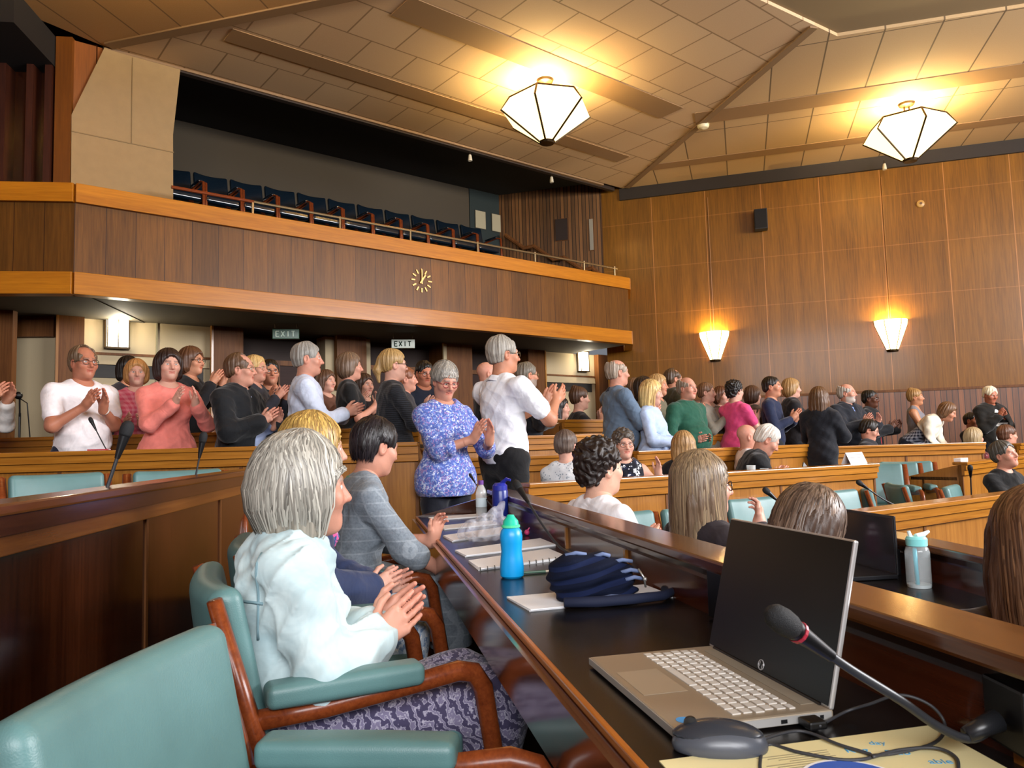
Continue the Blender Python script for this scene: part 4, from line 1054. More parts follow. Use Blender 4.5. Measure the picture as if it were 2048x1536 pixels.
NAVYP = cloth('navy_print', 'floral', '#10131f', '#10131f', '#1d2440', '#dfe4ee', sc=1.1)
GING = cloth('navy_gingham', 'gingham', '#1c2238', '#aab0c0')
HSTR = cloth('black_white_stripe', 'hstripe', '#e8e6e0', '#16140f')
REDP = cloth('wine_print', 'floral', '#5a2426', '#7a3034', '#3c1618', '#b89aa0', sc=1.0)
SCARF = cloth('scarf_print', 'floral', '#d85a9a', '#e8e4ee', '#1f4f8c', '#2c2850', sc=1.3)

# --- back row on the left (standing, clapping)
person('person in a white sleeve raising a hand at the far left edge', -72, 702, 5.2, .25, az=95, hands=(.02, .36, 1.44, .03, .9), top='#ece8e4', hair='short', hcol='#6a5a48', watch=1, watchcol='#c8c4bc', skin=SK2)
person('man in white short-sleeved shirt and glasses clapping at the left', 166, 697, 5.3, .25, az=122, hands=(.06, .34, 1.36, .02, .85), hair='short', hcol='#6b5540', bald=.6, sleeve=.66, top='#efe8ea', collar='#efe8ea', glasses='#3a3530', skin=SK4, belly=.035, bottom='#1a2036', lod=0, fat=1.08, watch=-1)
person('woman in pink checked blouse with short ginger-blonde hair', 273, 723, 6.4, .35, sex='f', az=150, hands=(.03, .26, 1.20, .02, .5), hair='bob', hlen=-.05, hcol='#b4824e', top=PINKCH, skin=SK3)
person('dark-haired person half hidden behind the woman in pink check', 256, 716, 7.25, .35, sex='f', az=110, yaw=20, hair='bob', hlen=-.08, hcol='#1a1512', top='#28242a')
person('woman in coral sweater with dark bobbed hair', 337, 703, 5.45, .25, sex='f', az=140, yaw=0, hands=(-.05, .32, 1.40, .03, 1.0), hair='bob', hlen=-.075, hcol='#2c1c18', top=cloth('coral_knit', 'plain', '#ea8478'), hem=.80, bottom='#1a1f30', lod=0, fat=1.06, skin=SK3, watch=1)
person('brown-haired person in black with glasses, hands held before the mouth', 382, 698, 6.3, .35, sex='f', az=100, hands=(.0, .30, 1.50, .02, 1.1), hair='bob', hlen=-.06, hcol='#5a3a26', top='#131216', glasses='#1c1818', watch=1, watchcol='#d0d0d0')
person('man in open black jacket over pale blue shirt with glasses', 479, 712, 5.4, .25, az=106, yaw=-20, hands=(.02, .34, 1.26, .03, .8), hair='short', hcol='#5e4430', bald=.7, top='#a3b2d6', collar='#a3b2d6', jacket='#14161a', glasses='#9a8a70', belly=.04, skin=SK1, lod=0, bottom='#16181e')
person('short blonde person just behind the man in the black jacket', 509, 714, 6.35, .35, sex='f', az=98, hands=(.0, .32, 1.42, .03, 1.0), hair='short', hcol='#c4a066', top='#2a2a33', glasses='#b09a80', skin=SK1)
person('woman with reddish face far behind the man in the black jacket', 524, 723, 7.6, .35, sex='f', az=110, hair='bob', hlen=-.06, hcol='#4a2c20', top='#1d1b22', skin=SK1)
person('black-haired man in dark glasses clapping near the left doors', 540, 723, 6.95, .35, az=150, hands=(.0, .30, 1.42, .02, 1.0), hair='crop', hcol='#15110f', top='#20242e', glasses='#0c0c0c', skin=SK2)
person('grey-haired man in pale blue-white long-sleeved shirt', 612, 690, 5.5, .25, az=72, yaw=6, hands=(.0, .38, 1.24, .04, .45), hair='short', hcol='#8f8b84', top=cloth('pale_shirt', 'plain', '#cdd6ea'), collar='#d6deee', skin=SK1, lod=0, fat=1.08, belly=.03)
person('small person between the pale shirt and the black vest', 652, 744, 7.7, .35, sex='f', az=120, hands=(.0, .3, 1.40, .03, 1.0), hair='bob', hlen=-.07, hcol='#5a4030', top='#6a4638', skin=SK3)
person('person in black vest and scarf with grey-brown hair', 698, 710, 6.3, .35, sex='f', az=72, hands=(.0, .30, 1.30, .03, .7), hair='bob', hlen=-.045, hcol='#6e5846', top='#121214', sleeve=.3, skin=SK1, neck='high')
person('brown-haired woman with raised hands beside the blonde ponytail', 728, 752, 7.3, .35, sex='f', az=130, hands=(.12, .28, 1.50, .05, 1.2), hair='bob', hlen=-.07, hcol='#3c2a20', top='#241c22', skin=SK3)
person('blonde woman with ponytail and glasses in dark pinstriped blouse', 784, 703, 5.5, .25, sex='f', az=66, hands=(.02, .34, 1.34, .02, .75), hair='pony', hcol='#a58452', top=PIN, glasses='#2a2024', lod=0, fat=1.04, skin=SK3)
person('red-haired person behind the pinstriped blouse', 810, 738, 6.6, .35, sex='f', az=84, hands=(.0, .3, 1.35, .03, .9), hair='short', hcol='#7e4a30', top='#2c2a30', skin=SK1)
person('black-haired man in dark glasses behind the floral blouse', 849, 725, 6.95, .35, az=150, pitch=12, hair='crop', hcol='#0f0d0c', top='#1b2233', glasses='#0a0a0a', skin=SK4)
# --- the two standing at the end of the front desk
FL = person('smiling woman in blue floral blouse with red glasses, clapping', 893, 728, 4.85, 0, sex='f', az=142, pitch=22, yaw=6, hands=(-.10, .34, 1.31, .015, 1.05), hair='short', bald=.5, hcol='#8a847c', sleeve=1.30, hem=.86, top=FLOR, glasses='#8c2a34', lod=0, fat=1.10, skin=SK1, bottom='#12141f', neck='v', watch=-1, watchcol='#a03038')
WM = person('grey-haired man in white polo top and black trousers, seen from behind', 1003, 676, 5.3, 0, az=52, yaw=14, hands=(.04, .43, 1.39, .04, .85), hair='short', hcol='#9a948a', bald=.3, sleeve=.68, top=cloth('white_polo', 'plain', '#eef0f6'), collar='#eef0f6', hem=.93, lod=0, fat=1.08, skin=SK2, bottom='#101013', glasses='#6a5a40', watch=-1, watchcol='#d0d0cc')
person('bald man mostly hidden left of the man in white', 972, 727, 6.7, .35, az=70, hair='bald', hcol='#6a5040', top='#15161b', skin=SK1)
person('grey-bearded man in dark jacket behind the raised hands', 1052, 730, 6.8, .35, az=66, hands=(.0, .3, 1.2, .03, .8), hair='short', hcol='#6e665a', beard='#8a847a', glasses='#8a7a5a', top='#d0d8e6', collar='#d0d8e6', jacket='#171920', skin=SK2, lod=0)
person('seated dark-haired woman in a beige cardigan', 1119, 798, 8.0, .35, sex='f', seated=True, az=110, hair='long', hlen=-.2, hcol='#1f1512', top='#15131a', jacket='#a3886a', skin=SK3)
person('woman in black with pinned-up brown hair, hands at her face', 1157, 776, 8.4, .35, sex='f', seated=True, az=75, hands=(.0, .28, 1.50, .02, 1.2), hair='updo', hcol='#4a3020', top='#17161c', sleeve=.7, skin=SK3)
# --- opposite block
BS = person('bald man in blue-grey sweater clapping', 1232, 722, 7.0, .15, az=74, hands=(.0, .38, 1.28, .03, .7), hair='bald', fringe=1, hcol='#a09080', top=cloth('bluegrey_knit', 'plain', '#5f7288'), collar='#23283a', neck='high', hem=.88, skin=SK1, lod=0, fat=1.08, belly=.03)
person('brown-haired woman just behind the blue-grey sweater', 1271, 760, 8.3, .35, sex='f', az=80, hair='bob', hlen=-.1, hcol='#6a4e38', top='#4c4438')
person('dark-haired woman half hidden behind the blonde woman', 1287, 757, 7.9, .15, sex='f', az=85, hair='bob', hlen=-.12, hcol='#241814', top='#7c8272')
person('fair-haired person behind the blonde woman in light blue', 1314, 752, 8.2, .15, sex='f', az=120, hair='bob', hlen=-.05, hcol='#b08c5c', top='#6a6450')
BL = person('blonde woman in light blue blouse clapping', 1303, 765, 6.9, .15, sex='f', az=118, yaw=-8, pitch=6, hands=(.02, .36, 1.16, .02, .6), hair='bob', hlen=-.16, hcol='#d8b878', top=cloth('light_blue_blouse', 'plain', '#b4c8ea'), neck='v', hem=.86, skin=SK3, lod=0, watch=-1)
person('tall man in olive jacket with receding brown hair', 1345, 741, 8.6, .35, az=78, hair='short', bald=1.0, hcol='#4e3a28', top='#8a8a80', jacket='#3a3420', skin=SK2)
person('balding man in dark green zipped fleece', 1372, 757, 7.6, .15, az=142, hands=(.05, .26, 1.08, .03, .3), hair='bald', fringe=1, hcol='#8a7a6a', top=cloth('green_fleece', 'plain', '#1f5240'), neck='high', hem=.84, belly=.07, fat=1.2, skin=SK1, lod=0)
person('woman in grey waistcoat with hands raised beside the green fleece', 1411, 768, 8.8, .15, sex='f', az=115, hands=(.0, .3, 1.38, .03, 1.1), hair='short', hcol='#6a4a34', top='#7a7468', skin=SK3)
person('brown-haired person in brown top by the far wall panelling', 1441, 776, 9.5, .15, sex='f', az=140, hair='bob', hlen=-.05, hcol='#5a3622', top='#4a3222', skin=SK3)
person('woman in bright pink top with black bushy hair', 1468, 765, 8.6, .15, sex='f', az=60, hands=(.02, .34, 1.36, .03, .9), hair='curly', hcol='#16100e', top=cloth('pink_top', 'plain', '#dd4a7e'), sleeve=.6, hem=.92, skin=SK3, fat=1.1)
person('woman with brown hair clapping behind the pink top', 1504, 775, 9.5, .15, sex='f', az=75, hands=(.0, .28, 1.42, .02, 1.0), hair='bob', hlen=-.06, hcol='#4a3020', top='#54443c', skin=SK3)
person('young dark-haired man in navy sweater', 1541, 756, 8.7, .15, az=118, hands=(.04, .3, 1.3, .02, .9), hair='crop', hcol='#1c1410', top='#1b2440', skin=SK2)
person('woman with short fair hair in black cardigan over yellow top', 1581, 760, 9.1, .15, sex='f', az=95, hands=(-.1, .3, 1.3, .03, .9), hair='bob', hlen=-.03, hcol='#a07c4e', top='#e0c23c', jacket='#181418', skin=SK3)
person('woman with long wavy brown hair in dark jacket, back turned', 1637, 778, 7.75, .15, sex='f', az=42, hands=(.02, .34, 1.34, .03, .8), hair='long', hlen=-.30, hcol='#5c3e24', top='#101217', jacket='#15171f', jopen=False, skin=SK3)
person('bearded bald man in blue shirt and open navy jacket', 1691, 770, 8.95, .15, az=152, yaw=-24, hands=(-.06, .34, 1.30, .07, 1.1), hair='bald', fringe=1, hcol='#a8a096', beard='#b8b4ac', top='#7e97d6', collar='#7e97d6', jacket='#161922', belly=.08, fat=1.12, skin=SK1, lod=0)
person('dark-suited man in glasses behind the bearded man', 1738, 783, 9.7, .15, az=130, hands=(-.12, .32, 1.26, .10, 1.0), hair='crop', hcol='#120e0c', top='#b03034', jacket='#101116', glasses='#101010', skin=SKD)
person('seated man in grey suit with glasses below the bearded man', 1742, 843, 8.5, .15, seated=True, seat=.36, az=122, yaw=-6, pitch=18, hands=(.02, .42, 1.06, .02, .3), hair='short', hcol='#1d1612', top='#9aa4b8', collar='#c0c6d2', jacket='#26262c', glasses='#2a241e', skin=SK1)
person('woman in grey sleeveless dress with tied-back fair hair', 1828, 780, 10.0, .15, sex='f', az=122, hands=(-.04, .34, 1.30, .04, .7), hair='updo', hcol='#9a7444', top=cloth('grey_knit', 'plain', '#7a777c'), sleeve=0, neck='scoop', hem=.7, bottom='#6f6c72', skin='#b8805e', fat=1.05)
person('bending woman in white cardigan over checked top', 1900, 808, 9.3, .15, sex='f', az=132, lean=50, pitch=24, right=(.10, .46, .84, -.1, .5, -1, -1, 0, 0), left=(-.10, .46, .84, .1, .5, -1, 1, 0, 0), hair='bob', hlen=-.04, hcol='#6a4a30', top=GING, jacket='#e6dcc8', jopen=False, jhem=1.24, hem=.86, bottom='#1c2030', skin=SK2)
person('dark-clothed person seated in shadow behind the bending woman', 1941, 828, 10.6, .15, seated=True, az=150, hair='crop', hcol='#17100c', top='#1a1412', skin=SK4)
person('white-haired woman in black cardigan over striped top', 1981, 775, 10.1, .15, sex='f', az=172, pitch=14, hands=(.0, .24, 1.38, .0, 1.3), hair='short', hcol='#e2d8bc', top=HSTR, jacket='#16130f', skin='#a8684e', fat=1.15, hem=.8)
person('person in cream top cut off by the right edge', 2082, 792, 9.8, .15, sex='f', az=200, hair='short', hcol='#8a6a48', top='#d8c8a0', skin=SK3)
# --- seated on the right
person('seated woman with grey-blonde hair in wine-patterned top', 1946, 858, 9.3, -.15, sex='f', seated=True, az=78, right=(.12, .28, 1.38, .0, .35, .95, -.6, 0, .2, .5), hair='bob', hlen=-.16, hcol='#a08a66', top=REDP, skin=SK1)
person('seated man in dark suit and blue shirt at the right edge', 2012, 853, 9.5, -.15, seated=True, az=92, hair='short', hcol='#5a3a28', top='#3c5a94', collar='#3c5a94', jacket='#141519', skin=SK1)
person('seated grey-haired woman in black resting her face on her hand', 1998, 885, 6.3, -.15, sex='f', seated=True, seat=.40, az=158, pitch=-8, roll=10, left=(-.09, .22, 1.42, .30, .05, .95, .5, -.8, .1, .35), right=(.2, .42, 1.02, -.3, .9, 0, 0, 0, -1), hair='short', hcol='#4c4842', top='#0f0f11', sleeve=1.1, skin=SK1, lod=0, neck='v')
person('seated bald man in white shirt behind the man writing', 1492, 852, 6.95, 0, seated=True, az=88, hair='bald', hcol='#8a7060', top='#ece6ea', collar='#ece6ea', skin=SK1)
person('white-haired man in black suit bent over his writing', 1546, 855, 6.25, 0, seated=True, az=98, lean=24, pitch=34, right=(.10, .50, 1.03, -.2, .95, -.2, 0, 0, -1, .5), left=(-.12, .50, 1.03, .2, .95, -.2, 0, 0, -1, .4), hair='short', hcol='#d6cfc6', top='#e6e4ea', collar='#eeeaf0', jacket='#121317', skin=SK1, lod=0)
person('smiling woman with glasses in navy print, elbow on the desk, hand up', 1246, 865, 5.65, 0, sex='f', seated=True, az=178, yaw=-6, left=(-.25, .24, 1.38, -.05, .1, 1, .9, .3, 0, .2), right=(.10, .34, 1.0, -.3, .9, 0, 0, 0, -1), hair='curly', hcol='#4c443e', top=NAVYP, sleeve=0, neck='v', glasses='#5a4038', skin=SK3, lod=0, watch=-1)
person('seated person with brown-grey hair and white dotted top, seen from behind', 1131, 865, 5.3, 0, sex='f', seated=True, az=28, hair='short', hcol='#5c4c42', top=WDOT, skin=SK3, fat=1.05)
person('woman with blonde-streaked hair seen from behind', 1366, 868, 6.0, 0, sex='f', seated=True, az=14, hair='long', hlen=-.26, hcol='#a07c50', top='#121216', skin=SK3, streak=.6)
CU = person('young man with dark curly hair in white shirt', 1196, 893, 3.5, -.15, seated=True, az=62, hair='curly', hcol='#20140f', top='#f0eef2', skin='#d8a890', lod=0, hs=1.04, streak=.5)
LH = person('girl with long straight light-brown hair and glasses, hand at her mouth', 1400, 924, 2.9, -.15, sex='f', seated=True, az=62, yaw=24, right=(.07, .28, 1.44, -.25, .3, .9, -.4, -.6, .2, .5), hair='long', hlen=-.30, hwid=1.05, hs=1.10, hcol='#6e5844', top='#2a2226', skin=SK3, lod=0, glasses='#1c1c22')
DN = person('person with brown hair bent low behind the open laptop', 1638, 992, 2.2, -.15, sex='f', seated=True, seat=.38, az=72, lean=14, pitch=26, hair='bob', hlen=-.12, hcol='#4a362a', top='#28262c', skin=SK3, lod=0)
RE = person('woman with long brown hair cut off by the right edge', 2080, 1004, 1.55, -.15, sex='f', seated=True, seat=.40, az=40, pitch=6, hair='long', hlen=-.26, hcol='#4c3222', top='#3a2c28', skin=SK3, lod=0)
# --- front row beside the camera
W1 = person('grey-haired woman in pale denim jacket and leaf-print skirt', 602, 906, 1.90, 0, hand=1.3, sex='f', seated=True, seat=.42, az=66, yaw=-3, lean=9, jwr=.009, sit=dict(knee=.66, spread=.13), right=(.07, .31, 1.16, .03, .80, .62, -.9, .1, -.2, .2), left=(-.02, .33, 1.18, .12, .82, .56, .9, .0, .25, .22),
            hair='bob', hlen=-.10, hwid=1.04, hcol='#8a8478', top='#e8eef0', collar=DENIM, jacket=DENIM, jopen=False, jhem=.86, skin=SK1, lod=0, bottom=LEAF, skirt=.62, k=1.05, fat=1.08, hs=1.14)
W2 = person('blonde woman in navy cardigan between the two other seated women', 624, 843, 2.62, 0, sex='f', seated=True, az=74, yaw=-12, lean=13, sit=dict(knee=.46, spread=.10), right=(.04, .36, 1.08, -.2, .85, .35, -.9, 0, -.2, .2), left=(-.05, .40, 1.06, .1, .85, .35, .9, 0, .2, .2),
            hair='bob', hlen=-.13, hwid=1.02, hcol='#c79c50', top='#20242e', jacket=cloth('navy_knit', 'plain', '#2e3a5c'), jopen=False, skin=SK3, lod=0, bottom=BLUEW, skirt=.5, hs=1.04)
W3 = person('black-haired woman in grey checked dress with green necklace', 757, 846, 3.25, 0, sex='f', seated=True, az=66, yaw=-18, pitch=14, lean=12, sit=dict(knee=.46, spread=.11), right=(.19, .44, 1.03, .05, .35, .95, -.8, .3, .0, .42), left=(.02, .42, 1.17, .1, .3, .95, .8, .25, .0, .42),
            hair='short', hcol='#151012', top=CHECKG, sleeve=1.25, skin=SK1, lod=0, bottom=CHECKG, skirt=.5, fat=1.08, neck='scoop', hs=1.05)
strand_hair(W1, '#c2beb2', 3600, -.125, 1.12, .030, tip=.56, col2='#77726a', jit=.2, face=64, seed=4, bulge=.16, r0=.0009, wave=.09)
strand_hair(W2, '#d8b060', 1500, -.13, 1.04, .024, tip=.8, col2='#8a6a3c', jit=.2, face=55, seed=5, r0=.0011)
strand_hair(LH, '#6e5a48', 2400, -.34, 1.12, .024, tip=.98, col2='#a08868', jit=.2, face=56, seed=6, r0=.0011)
strand_hair(DN, '#4a3a30', 1600, -.12, 1.02, .024, tip=.85, col2='#7a6454', jit=.2, face=55, seed=7, r0=.001)
strand_hair(RE, '#4a3020', 2400, -.28, 1.02, .026, tip=.9, col2='#7c583c', jit=.2, face=50, seed=8, r0=.0009)
strand_hair(FL, '#7a746c', 420, .0, .98, .018, tip=.9, col2='#aaa49a', jit=.2, face=72, seed=9, r0=.0011)
strand_hair(W3, '#18131a', 900, .0, 1.0, .012, tip=.72, col2='#2c2628', jit=.25, face=70, seed=10, r0=.001, backln=-.07)
strand_hair(BL, '#d8ba80', 260, -.16, 1.0, .02, tip=.9, col2='#b08a50', jit=.15, face=55, seed=11, r0=.0026)
# scarf, necklace, lanyard, denim seams
def ring_on(P, name, mat, rad, zz, thick, drop=.0, n=28, a0=0, a1=2 * PI, sc=1.0, bumpy=0):
    up = P['up']; pts = []
    for a in np.linspace(a0, a1, n):
        pts.append(tuple(up(rad * math.sin(a), .01 - rad * sc * math.cos(a + PI) , zz - drop * max(0, math.cos(a)) ** 2)))
    r = [thick * (1 + bumpy * math.sin(i * 2.1)) for i in range(n)]
    return MB().tube(pts, r, 8).build(name, mat, P['root'], smooth=True)
ring_on(W2, 'scarf', SCARF, .118, 1.44, .040, .12, bumpy=.2); 
ring_on(W3, 'necklace', plain('green_beads', '#5aa88a', rough=.35), .092, 1.475, .0085, .07, n=40, bumpy=.45)
ring_on(LH, 'lanyard', plain('red_lanyard', '#c8323a', rough=.6), .085, 1.47, .010, .12)

from mathutils.bvhtree import BVHTree
def seam(P, part, lines, name, mat, r=.0028):
    """stitched seams laid on a garment: each line is a list of (angle from straight back, height)"""
    ob = [c for c in P['root'].children if c.name.startswith(part)][0]; me = ob.data
    bv = BVHTree.FromPolygons([v.co for v in me.vertices], [p.vertices for p in me.polygons]); b = MB(); up = P['up']
    for ln in lines:
        pts = []
        for (a0, z0), (a1, z1) in zip(ln[:-1], ln[1:]):
            for k in range(10):
                a = math.radians(a0 + (a1 - a0) * k / 10); z = z0 + (z1 - z0) * k / 10
                o = Vector(up(.5 * math.sin(a), -.5 * math.cos(a), z)); t = Vector(up(0, 0, z)); h = bv.ray_cast(o, (t - o).normalized())
                if h[0] is not None: pts.append(h[0] + (o - t).normalized() * .0005)
        if len(pts) > 2: b.tube(pts, r, 5)
    return b.build(name, mat, P['root'], smooth=True)
seam(W1, 'jacket', [[(-75, 1.33), (0, 1.31), (75, 1.33)], [(-22, 1.31), (-14, .90)], [(22, 1.31), (14, .90)], [(60, 1.46), (66, 1.2)], [(-60, 1.46), (-66, 1.2)], [(-95, .94), (0, .93), (95, .94)]], 'seam', plain('denim_seam', '#7d9ba4', rough=.9), .0036)

for sd in (-1, 1):                                               # buttoned cuffs of the denim jacket
    w_ = W1['wr'][sd]; e_ = unit(W1['el'][sd] - w_); MB().tube([tuple(w_ + e_ * k) for k in (.012, .016, .058, .062)], [.040, .047, .051, .046], 16).build('cuff', DENIM, W1['root'], smooth='auto')
# ------------------------------------------------------------------ lamps
M['shade'] = emit('lamp_glass', '#ffd586', 3.0); M['bronze'] = plain('bronze', '#3a2a14', rough=.4, metal=.7)
M['sconce'] = emit('sconce_glass', '#ffce78', 9.0); M['tubeglow'] = emit('lamp_diffuser', '#fff4d8', 6.0)
def point(name, loc, power, col, r, parent=None):
    l = bpy.data.lights.new(name, 'POINT'); l.energy = power; l.color = col; l.shadow_soft_size = r
    o = bpy.data.objects.new(name, l); COL.objects.link(o); o.location = loc
    if parent: o.parent = parent
    return o
WARM = (1.0, .74, .32)
def pendant(x, y, label, ph):
    r = empty('pendant_lamp', (x, y, CEIL), 0, label, 'ceiling lamp', 'hexagonal ceiling lamps'); R = .60
    MB().lathe([(.0, -.045), (.05, -.05), (.10, -.03), (.115, 0)], 24).build('ceiling_rose', M['bronze'], r, smooth='auto')
    g = MB()
    for s in (-1, 1): g.tube([(s * .035, 0, -.03), (s * .035, 0, -.40)], .012, 8)
    g.build('rods', M['bronze'], r)
    prof = [(R * .80, -.27), (R, -.45), (.10, -.83)]
    for k in range(6):
        a, b = ph + k * PI / 3, ph + (k + 1) * PI / 3; vs = []
        for rr, z in prof: vs += [(rr * math.cos(a), rr * math.sin(a), z), (rr * math.cos(b), rr * math.sin(b), z)]
        vs += [(x_ * .985, y_ * .985, z_ + .006) for x_, y_, z_ in vs]
        MB().add(vs, [(0, 1, 3, 2), (2, 3, 5, 4), (6, 8, 9, 7), (8, 10, 11, 9), (0, 6, 7, 1), (4, 5, 11, 10)]).build('glass_panel', M['shade'], r)
        g = MB().tube([(p[0] * 1.005 * math.cos(a), p[0] * 1.005 * math.sin(a), p[1]) for p in prof], .014, 6)
        g.tube([(prof[0][0] * math.cos(a), prof[0][0] * math.sin(a), prof[0][1]), (prof[0][0] * math.cos(b), prof[0][0] * math.sin(b), prof[0][1])], .014, 6)
        g.build('frame_bar', M['bronze'], r)
    MB().lathe([(.0, -.86), (.09, -.855), (.105, -.825), (.0, -.81)], 12).build('bottom_cap', M['bronze'], r)
    point('bulb', (0, 0, -.30), 230, WARM, .12, r)
    return r
pendant(.54, 9.43, 'lit hexagonal glass ceiling lamp above the balcony clock', .25)
pendant(5.77, 10.43, 'lit hexagonal glass ceiling lamp in front of the panelled right wall', .40)
# unseen lamps added for light; the left one inferred from the ceiling glow
for x, y, w_ in ((3.4, 2.6, 'added over the open floor before the desks'), (-3.3, 5.7, 'over the left standing row'), (7.6, 4.6, 'added near the right-hand windows')): pendant(x, y, 'unseen glass ceiling lamp ' + w_, .3)
def sconce(x, label):
    r = empty('wall_sconce', wal(x, 0, 2.5), RZ_W, label, 'wall lamp', 'tapered wall lamps')
    def half(rad, z, k): return [(rad * math.cos(PI + PI * i / k), rad * .8 * math.sin(PI + PI * i / k), z) for i in range(k + 1)]
    k = 6; lv = [half(.26, .53, k), half(.25, .45, k), half(.09, .03, k)]; vs = sum(lv, []); n = k + 1
    MB().add(vs, [(i + j * n, i + 1 + j * n, i + 1 + (j + 1) * n, i + (j + 1) * n) for j in range(2) for i in range(k)]).build('glass_shade', M['sconce'], r)
    g = MB()
    for i in range(0, n, 2): g.tube([tuple(Vector(l[i]) * 1.01) for l in lv], .006, 6)
    g.build('ribs', M['bronze'], r); MB().lathe([(.0, 0), (.085, 0), (.095, .035), (0, .03)], 12, (0, -.01, 0), sy=.8).build('bottom_cap', M['bronze'], r)
    MB().box(-.09, .09, -.02, 0, .05, .5).build('back_plate', M['bronze'], r)
    MB().tube([(0, -.012, .5), (0, -.012, 3.0)], .006, 6).build('supply_pipe', plain('pipe', '#9a6a30', rough=.4), r)
    point('bulb', (0, -.12, .50), 45, WARM, .06, r)
sconce(1.49, 'lit tapered wall lamp above the man in olive on the right wall'); sconce(4.36, 'lit tapered wall lamp further right on the panelled wall')
def box_lamp(x, z0, w, h, label):
    r = empty('wall_lamp', bal(x, 1.5, z0), RZ_B, label, 'wall lamp', 'box wall lamps under the balcony')
    MB().box(-w / 2 - .02, w / 2 + .02, -.02, 0, -.02, h + .02).build('back_plate', M['bronze'], r)
    for k in range(2): MB().box(-w / 2 + k * w / 2 + .004, -w / 2 + (k + 1) * w / 2 - .004, -.10, -.02, 0, h).build('diffuser', M['tubeglow'], r, bevel=.012)
    g = MB()
    for z in (-.015, h): g.box(-w / 2 - .012, w / 2 + .012, -.112, -.02, z, z + .02)
    for s in (-1, 0, 1): g.box(s * w / 2 - .006, s * w / 2 + .006, -.108, -.10, 0, h)
    g.build('frame', M['bronze'], r); point('bulb', (0, -.20, h * .75), 17, (1, .88, .66), .05, r)
box_lamp(.70, 2.45, .24, .36, 'lit box wall lamp behind the man in white short sleeves')
box_lamp(8.68, 2.47, .20, .36, 'lit box wall lamp at the right end below the balcony')
# ------------------------------------------------------------------ fittings on walls and ceiling
sp = empty('loudspeaker', wal(2.38, 0, 4.76), RZ_W, 'black box loudspeaker high on the panelled wall', 'loudspeaker')
MB().box(-.11, .11, -.24, -.05, 0, .36).build('cabinet', plain('speaker_black', '#17110c', rough=.7), sp, bevel=.012)
MB().box(-.095, .095, -.247, -.24, .02, .34).build('grille', plain('speaker_grille', '#0d0a08', rough=.9), sp); MB().tube([(0, -.06, .18), (0, 0, .18)], .02, 8).build('bracket', M['bronze'], sp)
def dome(name, loc, rz, label, cat, r=.07):
    o = empty(name, loc, rz, label, cat)
    MB().lathe([(.0, 0), (r, 0), (r, -.02), (r * .8, -.05), (.0, -.07)], 16).build('dome', plain('offwhite_plastic', '#d6c9a4', rough=.4), o, smooth='auto'); MB().lathe([(0, .012), (r * 1.1, .012), (r * 1.1, 0), (0, 0)], 16).build('base', plain('dome_base', '#a89870', rough=.5), o)
dome('smoke_detector', Vector((2.98, 10.95, CEIL - .012)), 0, 'round white smoke detector on the ceiling near the ridge strip', 'smoke detector', .09)
def spotl(loc, rz, label):
    o = empty('spotlight', loc + Vector((0, 0, .08)), rz, label, 'spotlight'); o.scale = (.6, .6, .6)
    MB().lathe([(.0, .1), (.035, .1), (.05, .02), (.06, -.06), (.05, -.07), (0, -.06)], 14).build('lamp_head', plain('spot_white', '#cfc8b4', rough=.4), o, smooth='auto'); MB().tube([(0, 0, .09), (0, .0, .2)], .012, 6).build('stem', M['bronze'], o)
spotl(wal(4.38, -.25, 5.5), 0, 'small spotlight hanging below the right ceiling lamp by the wall')
spotl(bal(5.6, .72, 5.62), 0, 'small white spotlight under the gallery edge above the chairs'); spotl(bal(7.35, .72, 5.62), 0, 'small white spotlight under the gallery edge by the reeded wall')
ro = empty('wall_sounder', wal(4.93, 0, 4.96), RZ_W, 'small round brass wall fitting high on the panelled wall', 'wall fitting')
MB().lathe([(0, 0), (.065, 0), (.06, .03), (.03, .045), (0, .045)], 18).xform(Matrix.Rotation(PI / 2, 4, 'X')).build('disc', plain('sounder', '#b08a4a', rough=.4), ro, smooth='auto'); MB().lathe([(0, .045), (.02, .045), (.02, .055), (0, .055)], 12).xform(Matrix.Rotation(PI / 2, 4, 'X')).build('centre', plain('sounder_mid', '#5c3c18', rough=.5), ro)
# dark hatch and pale strip on the reeded wall beside the gallery stair
for lb, nm, ct, a, b, z0, z1, mt in (('dark square hatch on the reeded gallery wall', 'wall_hatch', 'hatch', -1.36, -1.12, 5.0, 5.42, plain('hatch', '#241610', rough=.7)), ('pale narrow lamp strip leaning on the reeded gallery wall', 'light_strip', 'strip light', -.70, -.63, 4.75, 5.35, plain('strip_pale', '#8f8a7c', rough=.5))):
    o = empty(nm, wal(a, .02, z0), RZ_W, lb, ct); MB().box(0, b - a, -.03, 0, 0, z1 - z0).build('panel', mt, o); MB().box(-.008, b - a + .008, -.018, 0, -.008, z1 - z0 + .008).build('frame', M['pillar'], o)
for i, (x, lb) in enumerate(((7.12, 'left pale panel standing for a lit window on the dark gallery corner'), (7.52, 'right pale panel standing for a lit window on the dark gallery corner'))):  # lit exit windows, their glow put into a plain pale colour
    o = empty('lit_window_panel', bal(x, 2.68, 5.3), RZ_B, lb, 'panel', 'pale panels in the gallery corner'); MB().box(0, .24, -.02, 0, 0, .34).build('sheet', plain('pale_panel', '#a59c80', rough=.6), o); MB().box(-.01, .25, -.012, 0, -.01, .35).build('frame', plain('panel_frame', '#2c2a22', rough=.6), o)
